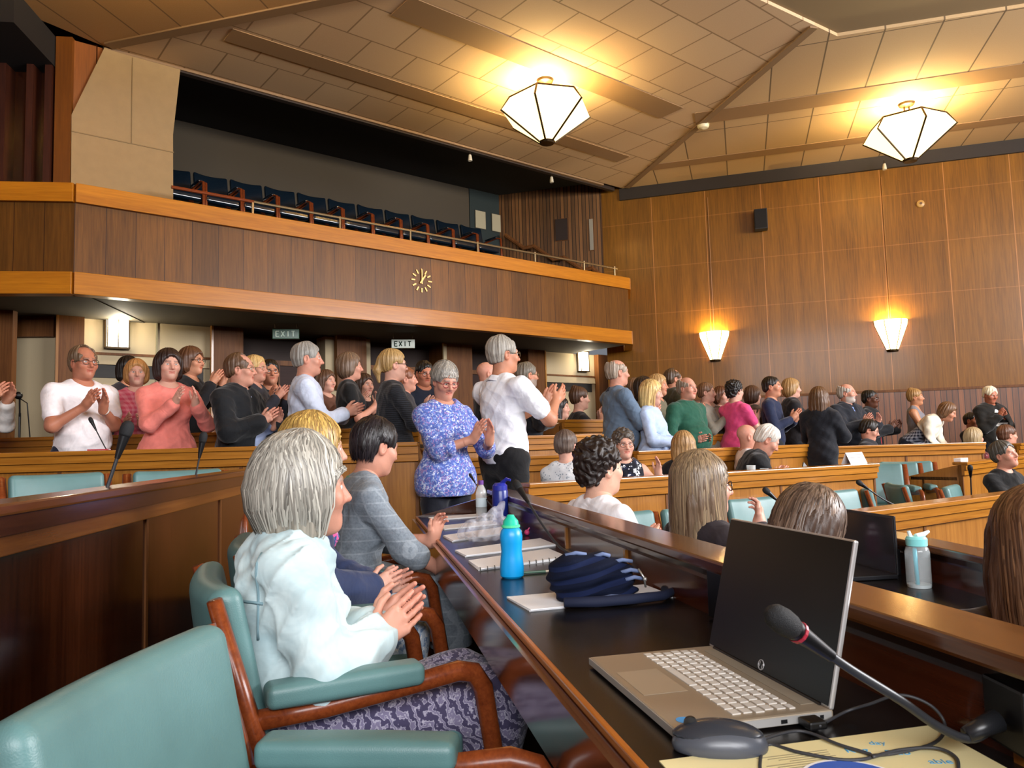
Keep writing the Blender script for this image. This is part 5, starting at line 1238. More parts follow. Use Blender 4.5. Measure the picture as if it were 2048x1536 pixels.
# stepped stair rail
st = empty('stair_handrail', wal(0, 0, 0), RZ_W, 'stepped brown handrail going down the reeded gallery wall', 'handrail')
MB().tube([(-2.35, -.10, 5.20), (-1.98, -.10, 4.90), (-1.78, -.10, 4.92), (-1.40, -.10, 4.62), (-1.20, -.10, 4.64), (-.84, -.10, 4.36), (-.66, -.10, 4.38), (-.40, -.10, 4.15)], .032, 8, sq=1.3).build('rail', M['pillar'], st)
for x, z in ((-1.88, 4.90), (-1.30, 4.62)): MB().tube([(x, -.10, z), (x, .02, z - .03)], .012, 6).build('bracket', M['bronze'], st)
# clock of separate brass hour bars on the balcony front
ck = empty('wall_clock', bal(4.19, -.002, 3.42), RZ_B, 'clock of separate brass hour bars and hands on the balcony front', 'clock'); br = plain('clock_brass', '#c89a5c', rough=.35, metal=.6)
for k in range(12):
    a = k * PI / 6; MB().box(-.009, .009, -.012, 0, .105, .165).xform(Matrix.Rotation(a, 4, 'Y')).build('hour_bar', br, ck)
for L, w, a, n in ((.155, .007, .0, 'minute_hand'), (.10, .010, .62, 'hour_hand')): MB().box(-w, w, -.022, -.014, -.05, L).xform(Matrix.Rotation(a, 4, 'Y')).build(n, br, ck)
MB().lathe([(0, 0), (.014, 0), (.014, .024), (0, .024)], 12).xform(Matrix.Rotation(PI / 2, 4, 'X')).build('hub', br, ck)
# hanging exit signs
def glyph(g, ch, x, z, w, h, y, t=.012):
    S = {'E': [((0, 0), (0, 1)), ((0, 1), (1, 1)), ((0, .5), (.8, .5)), ((0, 0), (1, 0))], 'X': [((0, 0), (1, 1)), ((0, 1), (1, 0))], 'I': [((.5, 0), (.5, 1))], 'T': [((0, 1), (1, 1)), ((.5, 0), (.5, 1))], '>': [((.0, .5), (1, .5)), ((.5, .9), (1, .5)), ((.5, .1), (1, .5))]}[ch]
    for (a, b), (c, d) in S: g.tube([(x + a * w, y, z + b * h), (x + c * w, y, z + d * h)], t, 4)
def exit_sign(x, z, label, face, ink, lit):
    o = empty('exit_sign', bal(x, .8, z), RZ_B, label, 'exit sign', 'hanging exit signs'); o.rotation_euler.z = RZ_B - .5
    MB().box(-.17, .17, -.03, .03, 0, .13).build('sign_box', face, o, bevel=.006)
    g = MB()
    for i, ch in enumerate('EXIT'): glyph(g, ch, -.125 + i * .066, .03, .042, .07, -.034, .007)
    g.build('lettering', ink, o)
    g = MB()
    for s in (-1, 1): g.tube([(s * .14, 0, .15), (s * .14, 0, 2.80 - z)], .006, 6)
    g.build('hangers', M['bronze'], o)
exit_sign(2.58, 2.60, 'green exit sign hanging below the balcony over the left doors', plain('sign_green', '#31503c', rough=.3), plain('sign_white', '#c8d8c8', rough=.4), 0)
exit_sign(4.36, 2.58, 'white exit sign hanging below the balcony over the middle doors', plain('sign_pale', '#a9b0a0', rough=.3), plain('sign_ink', '#24382c', rough=.5), 0)
# ------------------------------------------------------------------ gallery seats and rail
M['navy'] = plain('navy_leather', '#0f1a24', rough=.16, coat=.5); gp = None
def gallery_chair(x, label):
    global gp
    if gp is None:
        gp = empty('gallery_chair', (0, 0, 0), 0, label, 'chair', 'dark chairs along the gallery')
        link_mesh('backrest', cushion(-.235, .235, -.27, -.20, .42, .92, .03, .05, math.radians(10), (0, -.24, .45)), M['navy'], gp)
        link_mesh('seat', cushion(-.235, .235, -.22, .24, .36, .46, .035), M['navy'], gp)
        for s in (-1, 1):
            MB().tube([(s * .27, -.22, 0), (s * .27, -.27, .5), (s * .27, -.25, .64), (s * .27, .10, .66), (s * .27, .22, .62), (s * .27, .25, 0)], .02, 6).build('arm_frame', M['teak'], gp, smooth=True)
            link_mesh('arm_pad', cushion(s * .27 - .03, s * .27 + .03, -.18, .12, .655, .69, .012, n=2), M['navy'], gp)
        o = gp
    else: o = copy_tree(gp); o['label'] = label
    o.location = bal(x, 1.62, 4.10); o.rotation_euler = (0, 0, RZ_B + PI + .05); return o
for i, w_ in enumerate('first second third fourth fifth sixth seventh eighth ninth tenth eleventh last'.split()): gallery_chair(.95 + i * .50, 'glossy dark gallery chair, %s from the left above the balcony' % w_ if w_ != 'last' else 'glossy dark gallery chair at the right end of the row above the balcony')
gr = empty('gallery_rail', F0, RZ_B, 'thin metal rail on short posts along the top of the balcony', 'rail')
brass = plain('rail_metal', '#a08a66', rough=.35, metal=.8)
MB().tube([(1.95, .25, 4.19), (8.42, .25, 4.17)], .017, 8).build('top_rail', brass, gr); MB().tube([(1.0, .25, 4.19), (1.95, .25, 4.19)], .02, 8).build('wooden_rail', M['teak'], gr)
for x in (1.94, 3.1, 4.18, 5.36, 6.5, 7.6, 8.35): MB().tube([(x, .25, 3.62), (x, .25, 4.20)], .016, 8).build('post', brass, gr)
# ------------------------------------------------------------------ microphone stand at the far left
ms = empty('microphone_stand', lef(.62, .3, .25), 0, 'black microphone stand by the cream wall at the far left', 'microphone stand')
MB().tube([(0, 0, 0), (0, 0, 1.35)], .012, 8).build('pole', M['black'], ms); MB().tube([(0, 0, 1.3), (.02, -.04, 1.5)], .009, 8).build('boom', M['black'], ms); MB().sphere((.02, -.06, 1.53), .04).build('microphone', M['black'], ms, smooth=True)
for a in (0, 2.1, 4.2): MB().tube([(0, 0, .08), (.22 * math.cos(a), .22 * math.sin(a), .01)], .009, 6).build('foot', M['black'], ms)
MB().tube([(.03, -.05, 1.5), (.10, -.04, 1.45), (.11, 0, 1.1), (.07, 0, .7), (.03, 0, .4)], .006, 6).build('cable', M['black'], ms)
# ------------------------------------------------------------------ gooseneck microphones
def gooseneck(base, path, label, head=.055, r=.006, group='gooseneck microphones', hr=.016, foot=True):
    o = empty('gooseneck_microphone', base, 0, label, 'microphone', group); P = [Vector(p) - Vector(base) for p in path]
    if foot: MB().lathe([(0, 0), (.03, 0), (.028, .012), (.014, .03), (.012, .05), (0, .05)], 16).build('base', M['black'], o, smooth='auto')
    sm = []
    n = len(P)
    for i in range(n - 1):
        p0, p1, p2, p3 = P[max(i - 1, 0)], P[i], P[i + 1], P[min(i + 2, n - 1)]
        for k in range(6):
            t = k / 6; sm.append(.5 * ((2 * p1) + (p2 - p0) * t + (2 * p0 - 5 * p1 + 4 * p2 - p3) * t * t + (3 * p1 - p0 - 3 * p2 + p3) * t ** 3))
    sm.append(P[-1]); MB().tube(sm, r, 8).build('gooseneck', plain('gooseneck_grey', '#2a2b2e', rough=.4), o, smooth=True)
    d = (sm[-1] - sm[-3]).normalized(); e = sm[-1]
    MB().tube([e - d * .02, e + d * head * .6, e + d * head * 1.1], [r * 1.3, hr * .8, hr * .95], 12).build('collar', M['black'], o, smooth='auto')
    g = MB().tube([e + d * head * q for q in (1.1, 1.25, 1.6, 1.9, 2.08, 2.15)], [hr * .95, hr * 1.1, hr * 1.18, hr * 1.05, hr * .65, hr * .1], 16); g.build('windshield', plain('mic_foam', '#101114', rough=.7, bump=.5, bscale=900), o, smooth=True)
    return o, e, d

M['paper'] = plain('paper', '#f4f4f6', rough=.7); DZ = .74
def Ap(x, y, z=DZ): p = A_pt(x, y, z); return Vector((p.x, p.y, z))
# ------------------------------------------------------------------ the open laptop in front of the camera
lp = empty('laptop', (.127, 1.402, DZ), math.radians(-77), 'open silver laptop with black screen on the front desk', 'laptop')   # x: towards the user's right, y: towards the hinge
silver = plain('laptop_silver', '#a89a86', rough=.35, metal=.35); LW, LD = .36, .245
MB().box(0, LW, 0, LD, .003, .018).build('base', silver, lp, bevel=.004)
MB().box(.0, LW, -.0008, .004, .005, .016).box(LW - .003, LW + .0008, .004, LD - .004, .005, .016).build('edge', plain('laptop_edge', '#d8d6d2', rough=.3, metal=.6), lp)
MB().box(.105, .225, .012, .085, .0182, .0186).build('touchpad', plain('touchpad', '#b6a892', rough=.3, metal=.2), lp, bevel=.0004)
k = MB()
for r_ in range(6):
    n = 15; y0 = .098 + r_ * .0178; x = .016 + .003 * (r_ % 3)
    if r_ == 0:
        ws = [.02, .02, .02, .022, .10, .022, .02, .02, .02, .02, .02]
    else: ws = [.0195] * 15
    for w_ in ws:
        if x + w_ > LW - .014: break
        k.box(x + .0018, x + w_ - .0018, y0, y0 + .0135 * (.7 if r_ == 5 else 1), .018, .0196); x += w_ + .002
k.build('keyboard', plain('keys', '#d9d4cc', rough=.4), lp)
MB().box(.03, LW - .03, .212, .235, .0181, .0186).build('speaker_grille', plain('grille_grey', '#8e8474', rough=.5), lp)
MB().lathe([(0, .0182), (.011, .0182), (.011, .0186), (0, .0186)], 20, (.335, .025, 0)).build('blue_sticker', plain('sticker_blue', '#4a9ad8', rough=.3), lp)
for y0, w_ in ((.04, .006), (.062, .014), (.16, .010), (.19, .020), (.222, .006)): MB().box(LW - .001, LW + .0012, y0, y0 + w_, .007, .0125).build('port', M['black'], lp)
ld = empty('lid', (0, LD - .006, .018), 0); ld.parent = lp; ld.rotation_euler = (math.radians(-14), 0, 0)
MB().box(0, LW, -.001, .007, .0, .243).build('lid_shell', plain('lid_silver', '#c9c7c6', rough=.3, metal=.6), ld, bevel=.003)
t = NT('screen_off'); t.base('#050505').set(rough=.32, spec=.3); MB().box(.003, LW - .003, -.0022, -.0008, .004, .240).build('screen', t.mat, ld)
g = MB().tube([(LW / 2 + .008 * math.cos(a), -.0026, .013 + .008 * math.sin(a)) for a in np.linspace(0, 2 * PI, 17)], .0009, 5, cap=False)
g.tube([(LW / 2 - .003, -.0026, .018), (LW / 2 - .0045, -.0026, .010)], .0007, 4).tube([(LW / 2 + .004, -.0026, .015), (LW / 2 + .0025, -.0026, .007)], .0007, 4)
g.build('logo', plain('logo_silver', '#b8b8ba', rough=.3, metal=.5), ld)
MB().tube([(.02, LD - .004, .017), (LW - .02, LD - .004, .017)], .006, 8).build('hinge', M['black'], lp)
pg = MB().box(LW + .001, LW + .030, .186, .214, .004, .0155); pl = empty('power_plug', (.127, 1.402, DZ), math.radians(-77), 'black plug and lead in the right side of the laptop', 'plug'); pg.build('plug', M['black'], pl, bevel=.003)
# mouse and its lead
mo = empty('computer_mouse', at(1440, 1508, 1.02), math.radians(-8), 'dark grey computer mouse beside the laptop', 'mouse'); mo.location.z = DZ
g = Sdf().ell((0, 0, .008), (.062, .034, .030), None, .01); g.plane((0, 0, -1), -.0005, .003); link_mesh('shell', np_mesh('shell', [g.mesh(.0028)]), plain('mouse_grey', '#4a4e57', rough=.32), mo)
g = Sdf().ell((-.002, 0, .013), (.0625, .030, .0275), None, .01).plane((0, 0, -1), -.020, .003); link_mesh('buttons', np_mesh('buttons', [g.mesh(.0025)]), plain('mouse_top', '#31343b', rough=.25), mo)
MB().lathe([(0, -.004), (.009, -.003), (.009, .003), (0, .004)], 14, (0, 0, 0)).xform(Matrix.Translation((-.036, 0, .034)) @ Matrix.Rotation(PI / 2, 4, 'X')).build('scroll_wheel', M['black'], mo, smooth='auto')
def lead(name, pts, label, r=.0022, mat=None):
    P = [Vector(p) for p in pts]; sm = []; n = len(P)
    for i in range(n - 1):
        p0, p1, p2, p3 = P[max(i - 1, 0)], P[i], P[i + 1], P[min(i + 2, n - 1)]
        for k in range(7):
            t = k / 7; sm.append(.5 * ((2 * p1) + (p2 - p0) * t + (2 * p0 - 5 * p1 + 4 * p2 - p3) * t * t + (3 * p1 - p0 - 3 * p2 + p3) * t ** 3))
    sm.append(P[-1]); return tag(MB().tube(sm, r, 7).build(name, mat or plain('lead_grey', '#35363a', rough=.5), smooth=True), label, 'cable')
def dk(px, py, z=.7425):
    d = (px - 1024) / F_PX * C_R + (768 - py) / F_PX * C_U + C_F; return Vector((0, 0, EYE)) + Vector(d * ((z - EYE) / d[2]))
lead('mouse_lead', [dk(1525, 1478, .75), dk(1600, 1462, .747), dk(1680, 1490, .746), dk(1745, 1512, .745), dk(1690, 1520, .745), dk(1600, 1505, .745), dk(1535, 1490), dk(1520, 1530), dk(1530, 1560)], 'thin grey mouse lead looping over the yellow sheet')
lead('laptop_lead', [Vector(lp.matrix_basis @ Vector((LW + .03, .2, .010))), dk(1690, 1424, .75), dk(1740, 1408, .765), dk(1800, 1390, .785), dk(1860, 1410, .775), dk(1890, 1450, .752), dk(1870, 1485, .747), dk(1800, 1505, .745), dk(1740, 1512, .745)], 'thin black power lead curling from the laptop to the yellow sheet')
lead('cable_loop', [dk(1745, 1514, .747), dk(1800, 1500, .747), dk(1870, 1496, .747), dk(1912, 1515, .745), dk(1915, 1550), dk(1900, 1580)], 'loop of thin cable at the right of the yellow sheet')
# yellow leaflet with blue print, blue round card on it
ys = empty('leaflet', Ap(1.02, .24, DZ), AZ_A, 'pale yellow printed sheet with blue writing at the bottom right', 'leaflet')
MB().prism([(.085, .20), (.092, -.205), (-.055, -.192), (-.12, .205)], .0003, .0022).build('sheet', plain('yellow_paper', '#e9dca6', rough=.6), ys)
def text(name, s, size, mat, parent, M_, ext=.0003):
    cu = bpy.data.curves.new(name, 'FONT'); cu.body = s; cu.size = size; cu.extrude = ext; cu.align_x = 'CENTER'; cu.align_y = 'CENTER'
    tmp = bpy.data.objects.new(name + '_curve', cu); COL.objects.link(tmp); dg = bpy.context.evaluated_depsgraph_get(); me = bpy.data.meshes.new_from_object(tmp.evaluated_get(dg))
    bpy.data.objects.remove(tmp); me.transform(M_); o = link_mesh(name, me, None, parent); me.materials.clear(); me.materials.append(mat); return o
blue = plain('print_blue', '#4fa0d0', rough=.6)
RT = Matrix.Rotation(-PI / 2 - .25, 4, 'Z')
for sx, sy, sz, w_ in ((.045, -.055, .020, 'Reg'), (.025, -.10, .020, 'Pub'), (.058, -.095, .016, 'day'), (-.012, -.13, .018, 'able'), (-.03, -.10, .018, 'nts')): text('print', w_, sz, blue, ys, Matrix.Translation((sx, sy, .0024)) @ RT)
g = MB()
for i in range(9): g.box(.055 - i * .006, .0575 - i * .006, -.02 + .002 * (i % 3), .08 - .012 * (i % 4), .0022, .0026)
g.build('small_print', plain('print_grey', '#a79c78', rough=.7), ys)
cd = empty('round_card', Ap(.985, .245, DZ + .0026), AZ_A, 'round blue card with white edge on the yellow sheet', 'card')
MB().lathe([(0, 0), (.062, 0), (.062, .001), (0, .001)], 40).build('rim', M['paper'], cd); MB().lathe([(0, .001), (.057, .001), (.057, .0016), (0, .0016)], 40).build('disc', plain('card_blue', '#3f66c4', rough=.5), cd)
text('lettering', 'you', .024, plain('card_print', '#cfdcf4', rough=.5), cd, Matrix.Translation((.03, .0, .0018)) @ RT)
# foreground microphone and its socket, the further ones
b0 = Ap(.985, .03, .80)
o, e_, d_ = gooseneck(Vector((.596, .965, .79)), [(.596, .965, .79), (.555, .955, .772), (.51, .945, .79), at(1800, 1400, .93), at(1700, 1338, .92), at(1640, 1296, .905)], 'grey gooseneck microphone leaning across the laptop screen', .042, .0055, hr=.0132, foot=False)
g = MB().tube([e_ + d_ * .036, e_ + d_ * .040], .0132, 14); g.build('red_ring', plain('ring_red', '#a02a3a', rough=.4), o)
MB().box(.004, .034, -.04, .04, -.035, .045).build('socket_box', M['black'], o, bevel=.004)
MB().tube([Vector((-.005, -.002, 0)), Vector((-.05, -.012, -.012))], [.014, .009], 12).build('grip', plain('mic_grip', '#202124', rough=.35), o, smooth=True)
def put_mic(base, hp, Y, label, r=.004, hr=.011, head=.04, sag=.0):
    base = Vector(base); e = at(hp[0], hp[1], Y); mid = base * .45 + e * .55 + Vector((0, 0, -sag)); gooseneck(base, [base, base + Vector((0, 0, .02)) + (e - base) * .12, mid, e], label, head, r, hr=hr)
put_mic(Ap(2.42, .05, .74), (1052, 998), 2.72, 'gooseneck microphone bending over the front desk from its black socket', .0045, .013, .045, .06)
MB_ = Ap(4.3, .04, .74); put_mic(MB_, (948, 962), 4.52, 'thin gooseneck microphone by the navy bottle at the end of the front desk', .003, .008)
put_mic((-1.36, 2.42, .885), (238, 905), 2.45, 'black microphone sticking up over the partition below the coral sweater', .006, .018, .05)
put_mic((-1.53, 3.55, .885), (400, 908), 3.55, 'slim microphone over the partition below the man in the black jacket', .0045, .016, .05)
put_mic((-2.62, 4.98, 1.035), (190, 856), 5.02, 'small microphone before the man in white short sleeves', .004, .012)
put_mic((2.62, 5.10, .60), (1732, 975), 5.0, 'microphone leaning in front of the teal chair at the right end of the bright desk', .005, .015)
put_mic((1.72, 4.42, .60), (1549, 996), 4.45, 'short microphone just above the bent brown head', .005, .016)
put_mic((3.28, 5.45, .60), (1941, 950), 5.3, 'microphone before the woman resting her face on her hand', .005, .015)
# ------------------------------------------------------------------ papers and bottles along the front desk
def sheets(poly, z0, th, label, name='paper_stack', n=1, group='papers along the front desk'):
    c = Ap(sum(p[0] for p in poly) / 4, sum(p[1] for p in poly) / 4, z0); o = empty(name, c, AZ_A, label, 'paper', group)
    cx, cy = sum(p[0] for p in poly) / 4, sum(p[1] for p in poly) / 4
    for i in range(n):
        a = .02 * (i - n / 2); q = [((x - cx) * math.cos(a) - (y - cy) * math.sin(a), (x - cx) * math.sin(a) + (y - cy) * math.cos(a)) for x, y in poly]
        MB().prism(q, th * i / n + .0003, th * (i + 1) / n).build('sheet', M['paper'], o)
    return o
nb = sheets([(2.80, .43), (2.97, .095), (2.745, .085), (2.61, .42)], DZ, .008, 'open white ring-bound pad beside the bright blue bottle', 'notepad', 3)
g = MB()
for i in range(16): g.tube([(-.09 + .075 * 0 - .10 * 1 + .0 + .012 + i * 0, 0, 0)] * 2, .0001, 3) if False else None
for i in range(14):
    t = i / 13; a = Vector((2.745, .085)) * (1 - t) + Vector((2.61, .42)) * t; x, y = a.x - 2.781, a.y - .2575
    g.tube([(x - .006, y, .002), (x - .004, y, .012), (x + .006, y, .011)], .0013, 4)
g.build('ring_binding', plain('ring_metal', '#5c5a52', rough=.4, metal=.7), nb)
sheets([(3.08, .44), (3.29, .05), (3.08, .04), (2.92, .42)], DZ, .007, 'white sheets under the clear plastic bag', n=2)
sheets([(3.56, .43), (3.80, .08), (3.60, .06), (3.36, .41)], DZ, .008, 'white sheets behind the clear plastic bag', n=2)
sheets([(3.98, .41), (4.14, .06), (3.98, .05), (3.82, .39)], DZ, .006, 'white paper with grey print further along the front desk', n=2)
sheets([(4.46, .41), (4.55, .06), (4.40, .05), (4.30, .39)], DZ, .006, 'white papers at the far end of the front desk', n=2)
sheets([(2.155, .425), (2.19, .025), (2.025, .012), (1.985, .40)], DZ, .006, 'white pad under the navy striped bag', n=2)
# clear crumpled plastic bag
rg = np.random.default_rng(5); g = Sdf(); g.ell((0, 0, .035), (.14, .12, .05)); g.cone((.02, -.03, .04), (.16, -.10, .13), .05, .012, .05)
g.disp(lambda X, Y, Z: .012 * np.sin(70 * X + 40 * Y) * np.sin(60 * Z - 50 * X) + .006 * np.sin(140 * Y + 90 * Z)); g.plane((0, 0, -1), -.001, .003)
pb = NT('clear_plastic'); pb.base('#dfe2ee').set(rough=.12, alpha=.26, spec=.8); pb.bump(pb.noise(pb.coords(), 40, 4), .8, .02)
tag(link_mesh('plastic_bag', np_mesh('plastic_bag', [g.mesh(.006)]), pb.mat, None, Ap(3.34, .27, DZ + .009), AZ_A), 'crumpled clear plastic bag lying on the papers', 'plastic bag')
# bright blue bottle with green cap
bt = empty('water_bottle', Ap(2.464, .345), 0, 'bright blue drinking bottle with green cap on the front desk', 'bottle')
MB().lathe([(0, 0), (.030, .0), (.036, .006), (.037, .03), (.034, .06), (.0315, .08), (.0335, .105), (.035, .125), (.031, .142), (.025, .150), (0, .150)], 32).build('body', plain('bottle_blue', '#0a9ae0', rough=.35), bt, smooth='auto')
MB().lathe([(.0, .150), (.0255, .150), (.0265, .158), (.0245, .160), (.023, .172), (.014, .182), (.010, .19), (0, .191)], 28).build('cap', plain('cap_green', '#1cc2a0', rough=.35), bt, smooth='auto'); MB().lathe([(.0255, .150), (.0285, .152), (.0285, .158), (.0255, .159)], 28).build('cap_ring', plain('cap_ring', '#5ae0a0', rough=.4), bt)
nb2 = empty('water_bottle', Ap(3.98, .085), 0, 'tall navy blue drinking bottle with flip spout', 'bottle')
MB().lathe([(0, 0), (.038, 0), (.041, .008), (.041, .165), (.038, .172), (0, .172)], 28).build('body', plain('bottle_navy', '#1b2a7c', rough=.3), nb2, smooth='auto'); MB().lathe([(0, .172), (.038, .172), (.038, .195), (.026, .208), (0, .21)], 24).tube([(.01, 0, .205), (.035, -.02, .228), (.055, -.03, .222)], [.012, .009, .007], 8).build('lid', plain('lid_navy', '#26309a', rough=.35), nb2, smooth='auto')
def clear_bottle(loc, label, cap, h=.20, r=.032):
    o = empty('water_bottle', loc, 0, label, 'bottle'); t = NT('clear_pet'); t.base('#eef4f6').set(rough=.05, alpha=.35, spec=.7)
    MB().lathe([(0, 0), (r, 0), (r, h * .62), (r * .8, h * .75), (r * .4, h * .88), (0, h * .88)], 20).build('body', t.mat, o, smooth='auto'); MB().lathe([(0, h * .88), (r * .48, h * .88), (r * .48, h), (0, h)], 16).build('cap', plain('cap_' + cap, cap, rough=.4), o, smooth='auto'); MB().lathe([(r * 1.01, h * .25), (r * 1.01, h * .5)], 20).build('label_band', plain('label_pale', '#cfe0e8', rough=.5), o)
    return o
clear_bottle(Ap(4.48, .10), 'small clear water bottle with purple cap by the man in white', '#6a3a90')
sv = empty('pink_clip', Ap(3.45, .07), 0, 'small pink object by the front desk parapet', 'clip'); MB().sphere((0, 0, .014), (.012, .016, .013)).build('clip_body', plain('clip_pink', '#d04078', rough=.4), sv, smooth=True); MB().tube([(0, 0, .02), (.012, .004, .034)], .003, 6).build('tab', plain('clip_pink', '#d04078', rough=.4), sv)
pn = empty('pen', Ap(2.50, .265, DZ + .005), AZ_A, 'green and silver pen beside the blue bottle', 'pen'); MB().tube([(0, .05, 0), (0, -.035, 0)], .0045, 8).build('barrel', plain('pen_green', '#3a5a48', rough=.4), pn); MB().tube([(0, -.035, 0), (0, -.06, 0), (0, -.068, 0)], [.0045, .004, .001], 8).build('tip', plain('pen_tip', '#a49a8a', rough=.3, metal=.6), pn)
# navy striped soft bag
bg = empty('drawstring_bag', Ap(2.06, .205, DZ + .0065), AZ_A, 'navy striped soft bag with light bands lying on white paper', 'bag')
g = Sdf().ell((.0, .02, .055), (.062, .085, .055)).ell((-.005, .07, .06), (.055, .055, .052), None, .04).ell((.01, -.045, .05), (.055, .055, .046), None, .04).ell((0, 0, .018), (.07, .11, .02), None, .03)
g.disp(lambda X, Y, Z: .0035 * np.sin(210 * Z + 40 * Y + 25 * X) + .004 * np.sin(60 * Y + 50 * Z)); g.plane((0, 0, -1), 0, .003)
t = NT('navy_rib'); v = t.coords(); z_ = t.sep(v); f = t.math('FRACT', t.math('ADD', t.math('MULTIPLY', z_[2], 30), t.math('MULTIPLY', z_[1], 6)))
t.base(t.mix(t.math('LESS_THAN', f, .35), '#0b1226', '#131d3c')).set(rough=.9, spec=.15); link_mesh('pouch', np_mesh('pouch', [g.mesh(.0045)]), t.mat, bg)
lb = plain('pale_band', '#66769c', rough=.8)
for i, (y0, y1, z0, x_) in enumerate(((-.09, -.035, .090, -.02), (-.10, -.05, .068, -.045), (-.105, -.06, .05, -.05), (.03, .085, .113, -.01), (-.03, .01, .108, -.02), (-.07, .05, .012, -.078))):
    MB().tube([(x_, y0, z0), (x_ - .004, (y0 + y1) / 2, z0 + .006), (x_, y1, z0)], .0055, 6).build('pale_band', lb, bg, smooth=True)
MB().tube([(-.075, .11, .010), (-.085, .03, .008), (-.088, -.06, .009), (-.07, -.15, .008), (-.02, -.205, .007), (.02, -.19, .006)], [.012, .014, .013, .012, .012, .009], 8).build('strap', plain('strap_navy', '#101a36', rough=.8), bg, smooth=True)
MB().tube([(-.05, -.095, .075), (-.062, -.105, .055), (-.058, -.11, .03)], .003, 5).sphere((-.06, -.108, .05), .006, 8, 6).build('zip_puller', plain('zip_silver', '#b9b6b0', rough=.3, metal=.7), bg, smooth=True)
# ------------------------------------------------------------------ things on the lower row's desk
l2 = empty('laptop', (1.17, 3.20, .597), math.radians(-82), 'dark second laptop half hidden behind the open laptop', 'laptop')
MB().box(0, .34, 0, .23, 0, .016).build('base', plain('laptop_dark', '#1c1c20', rough=.4), l2, bevel=.003); MB().box(0, .34, .226, .234, .012, .235).build('lid_shell', plain('laptop_dark', '#1c1c20', rough=.4), l2, bevel=.003); MB().box(.006, .334, .2240, .2262, .02, .225).build('screen', plain('screen_grey', '#34363c', rough=.12), l2)
fb = empty('water_bottle', (1.44, 2.74, .595), 0, 'clear water bottle with turquoise flip lid on the lower desk', 'bottle')
t = NT('bottle_clear'); t.base('#e6eef0').set(rough=.04, alpha=.30, spec=.8)
MB().lathe([(.0, 0), (.038, 0), (.041, .008), (.041, .125), (.037, .140), (.032, .146), (.032, .150)], 30).build('body', t.mat, fb, smooth='auto'); MB().lathe([(0, .001), (.038, .001), (.039, .012), (.0, .014)], 24).build('base_disc', plain('bottle_base', '#c8d4d6', rough=.2), fb, smooth='auto')
MB().tube([(-.012, -.012, .012), (-.012, -.005, .148)], .0075, 10).build('straw', plain('straw_teal', '#2cc0d8', rough=.4), fb, smooth=True)
MB().lathe([(0, .148), (.035, .148), (.036, .172), (.030, .180), (0, .181)], 26).build('lid', plain('lid_turquoise', '#8fe4e4', rough=.35), fb, smooth='auto'); MB().tube([(-.02, 0, .178), (-.026, 0, .200)], [.008, .006], 8).tube([(.0, 0, .180), (.03, .005, .186), (.052, .008, .196)], [.010, .009, .005], 8).build('spout', plain('spout_white', '#e6f6f4', rough=.4), fb, smooth='auto')
rb = empty('glass_bottle', (1.13, 3.36, .595), 0, 'dark red bottle just left of the bent brown head', 'bottle'); MB().lathe([(0, 0), (.03, 0), (.032, .09), (.026, .12), (.015, .14), (.014, .16), (0, .16)], 20).build('body', plain('bottle_wine', '#4a1030', rough=.12), rb, smooth='auto'); MB().lathe([(0, .16), (.016, .16), (.016, .19), (0, .19)], 16).build('cap', M['black'], rb, smooth='auto')
sk = empty('socket_box', (1.50, 2.98, .595), math.radians(98), 'small black socket box at the back of the lower desk', 'socket box'); MB().box(0, .09, 0, .02, 0, .10).build('box', M['black'], sk, bevel=.003); MB().tube([(.02, .02, .05), (.02, .024, .05)], .006, 8).build('jack', plain('steel', '#9a9a98', rough=.3, metal=1), sk)
# ------------------------------------------------------------------ opposite block: name card, glasses, tablet
nc = empty('name_card', (2.83, 6.28, .9), math.radians(31), 'white folded name card at the right end of the bright desk', 'name card')
MB().prism_y([(-.0, 0), (0, 0)], 0, 0) if False else None
MB().add([(-.11, -.045, .001), (.11, -.045, .001), (.11, 0, .095), (-.11, 0, .095), (.11, .045, .001), (-.11, .045, .001), (-.11, -.043, .0), (.11, -.043, 0), (.11, 0, .092), (-.11, 0, .092), (.11, .043, 0), (-.11, .043, 0)], [(0, 1, 2, 3), (3, 2, 4, 5), (7, 6, 9, 8), (8, 9, 11, 10), (0, 6, 7, 1), (5, 4, 10, 11), (1, 7, 8, 2), (2, 8, 10, 4), (0, 3, 9, 6), (3, 5, 11, 9)]).build('card', M['paper'], nc)
g = MB()
for i, (x0, x1) in enumerate(((-.08, .05), (-.02, .08))): g.box(x0, x1, -.0005, .0005, -.004, .004).xform(Matrix.Translation((0, -.0215 + .010 * i, .052 + .021 * i)) @ Matrix.Rotation(-.44, 4, 'X'), len(g.v) - 8)
g.build('faint_print', plain('print_grey2', '#9a9a9a', rough=.7), nc)
tg = NT('drinking_glass'); tg.base('#dfe8ea').set(rough=.04, alpha=.4, spec=.8)
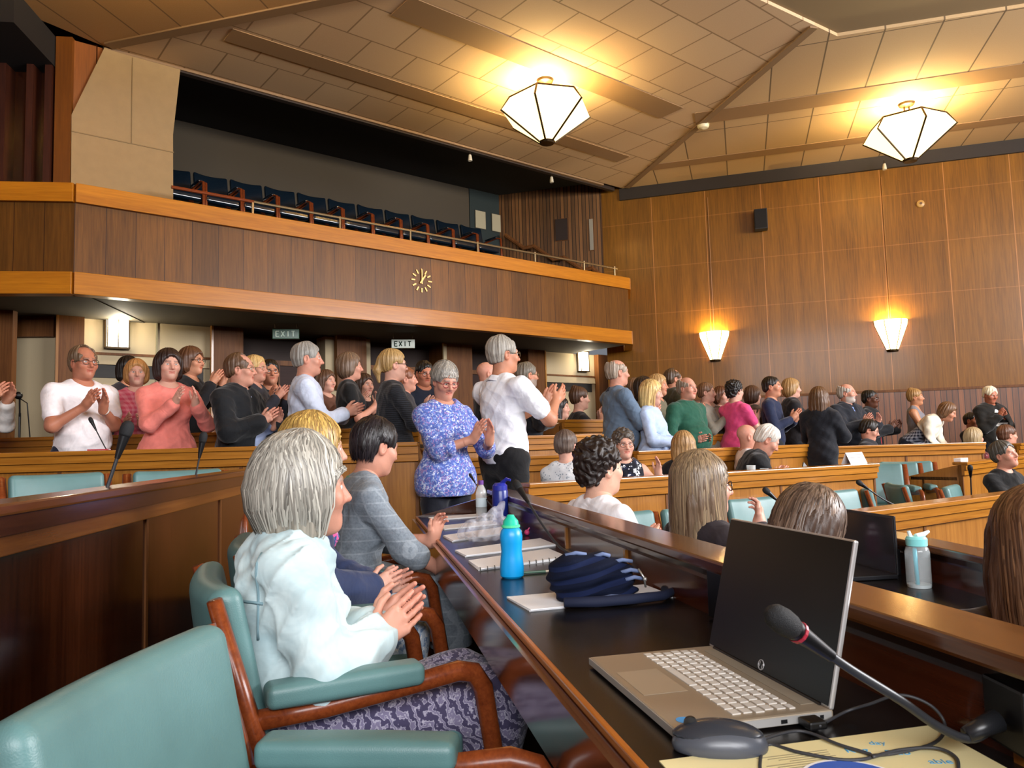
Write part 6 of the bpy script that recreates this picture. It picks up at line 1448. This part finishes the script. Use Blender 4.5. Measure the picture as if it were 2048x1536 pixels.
for i, (x, y, lb_, h) in enumerate(((1.80, 5.74, 'clear glass jug left of the man writing', .17), (1.92, 5.80, 'second clear glass next to the jug left of the man writing', .14))):
    o = empty('glass', (x, y, .762), 0, lb_, 'glass'); MB().lathe([(0, 0), (.03, 0), (.034, h), (.031, h), (.028, .006), (0, .006)], 18).build('vessel', tg.mat, o, smooth='auto'); MB().lathe([(0, .007), (.027, .007), (.029, h * .5), (0, h * .5)], 18).build('water', plain('water_grey', '#8a9498', rough=.05), o, smooth='auto')
wp = empty('paper_stack', (2.02, 6.02, .761), math.radians(31), 'papers under the hands of the man writing', 'paper'); MB().box(-.15, .15, -.10, .10, 0, .006).build('sheet', M['paper'], wp)
tb = empty('dark_holder', (2.46, 6.30, .76), math.radians(31), 'dark tablet propped up to the right of the man writing', 'holder'); MB().prism_y([(-.12, 0), (.12, 0), (.0, .17)], 0, .012).xform(Matrix.Rotation(-.3, 4, 'X')).build('panel', M['black'], tb); MB().box(-.06, .06, .01, .07, 0, .006).build('foot', M['black'], tb)  # unidentified dark triangular thing, built as a propped panel
def pink(loc, label):  # unidentified small pink lump with a pale stripe, its shape invented
    o = empty('pink_item', loc, 0, label, 'lump'); MB().sphere((0, 0, .055), (.05, .04, .055)).build('lump_body', cloth('pink_cover', 'gingham', '#e0607e', '#d88a9c', sc=.7), o, smooth=True); MB().tube([(-.045, -.02, .06), (0, -.042, .065), (.045, -.02, .06)], .006, 6).build('pale_stripe', plain('stripe_pale', '#e8c0cc', rough=.6), o)
pink((2.55, 6.42, .76), 'lower of two small pink items beside the dark tablet'); pink((3.19, 7.97, 1.055), 'upper small pink item on the end of the desk rail by the dark jacket')
wpp = empty('paper_stack', (4.22, 7.13, .862), math.radians(40), 'small white paper on the end of the right-hand desk', 'paper'); MB().box(-.09, .09, -.03, .03, 0, .03).build('sheet', M['paper'], wpp)
rf = empty('folder', (-2.68, 4.86, 1.176), .1, 'small red folder on the desk rail before the man in white short sleeves', 'folder'); MB().box(-.06, .06, -.03, .03, 0, .008).build('cover', plain('folder_red', '#b0303a', rough=.5), rf); MB().box(-.057, .06, -.028, .028, .002, .006).build('pages', M['paper'], rf)
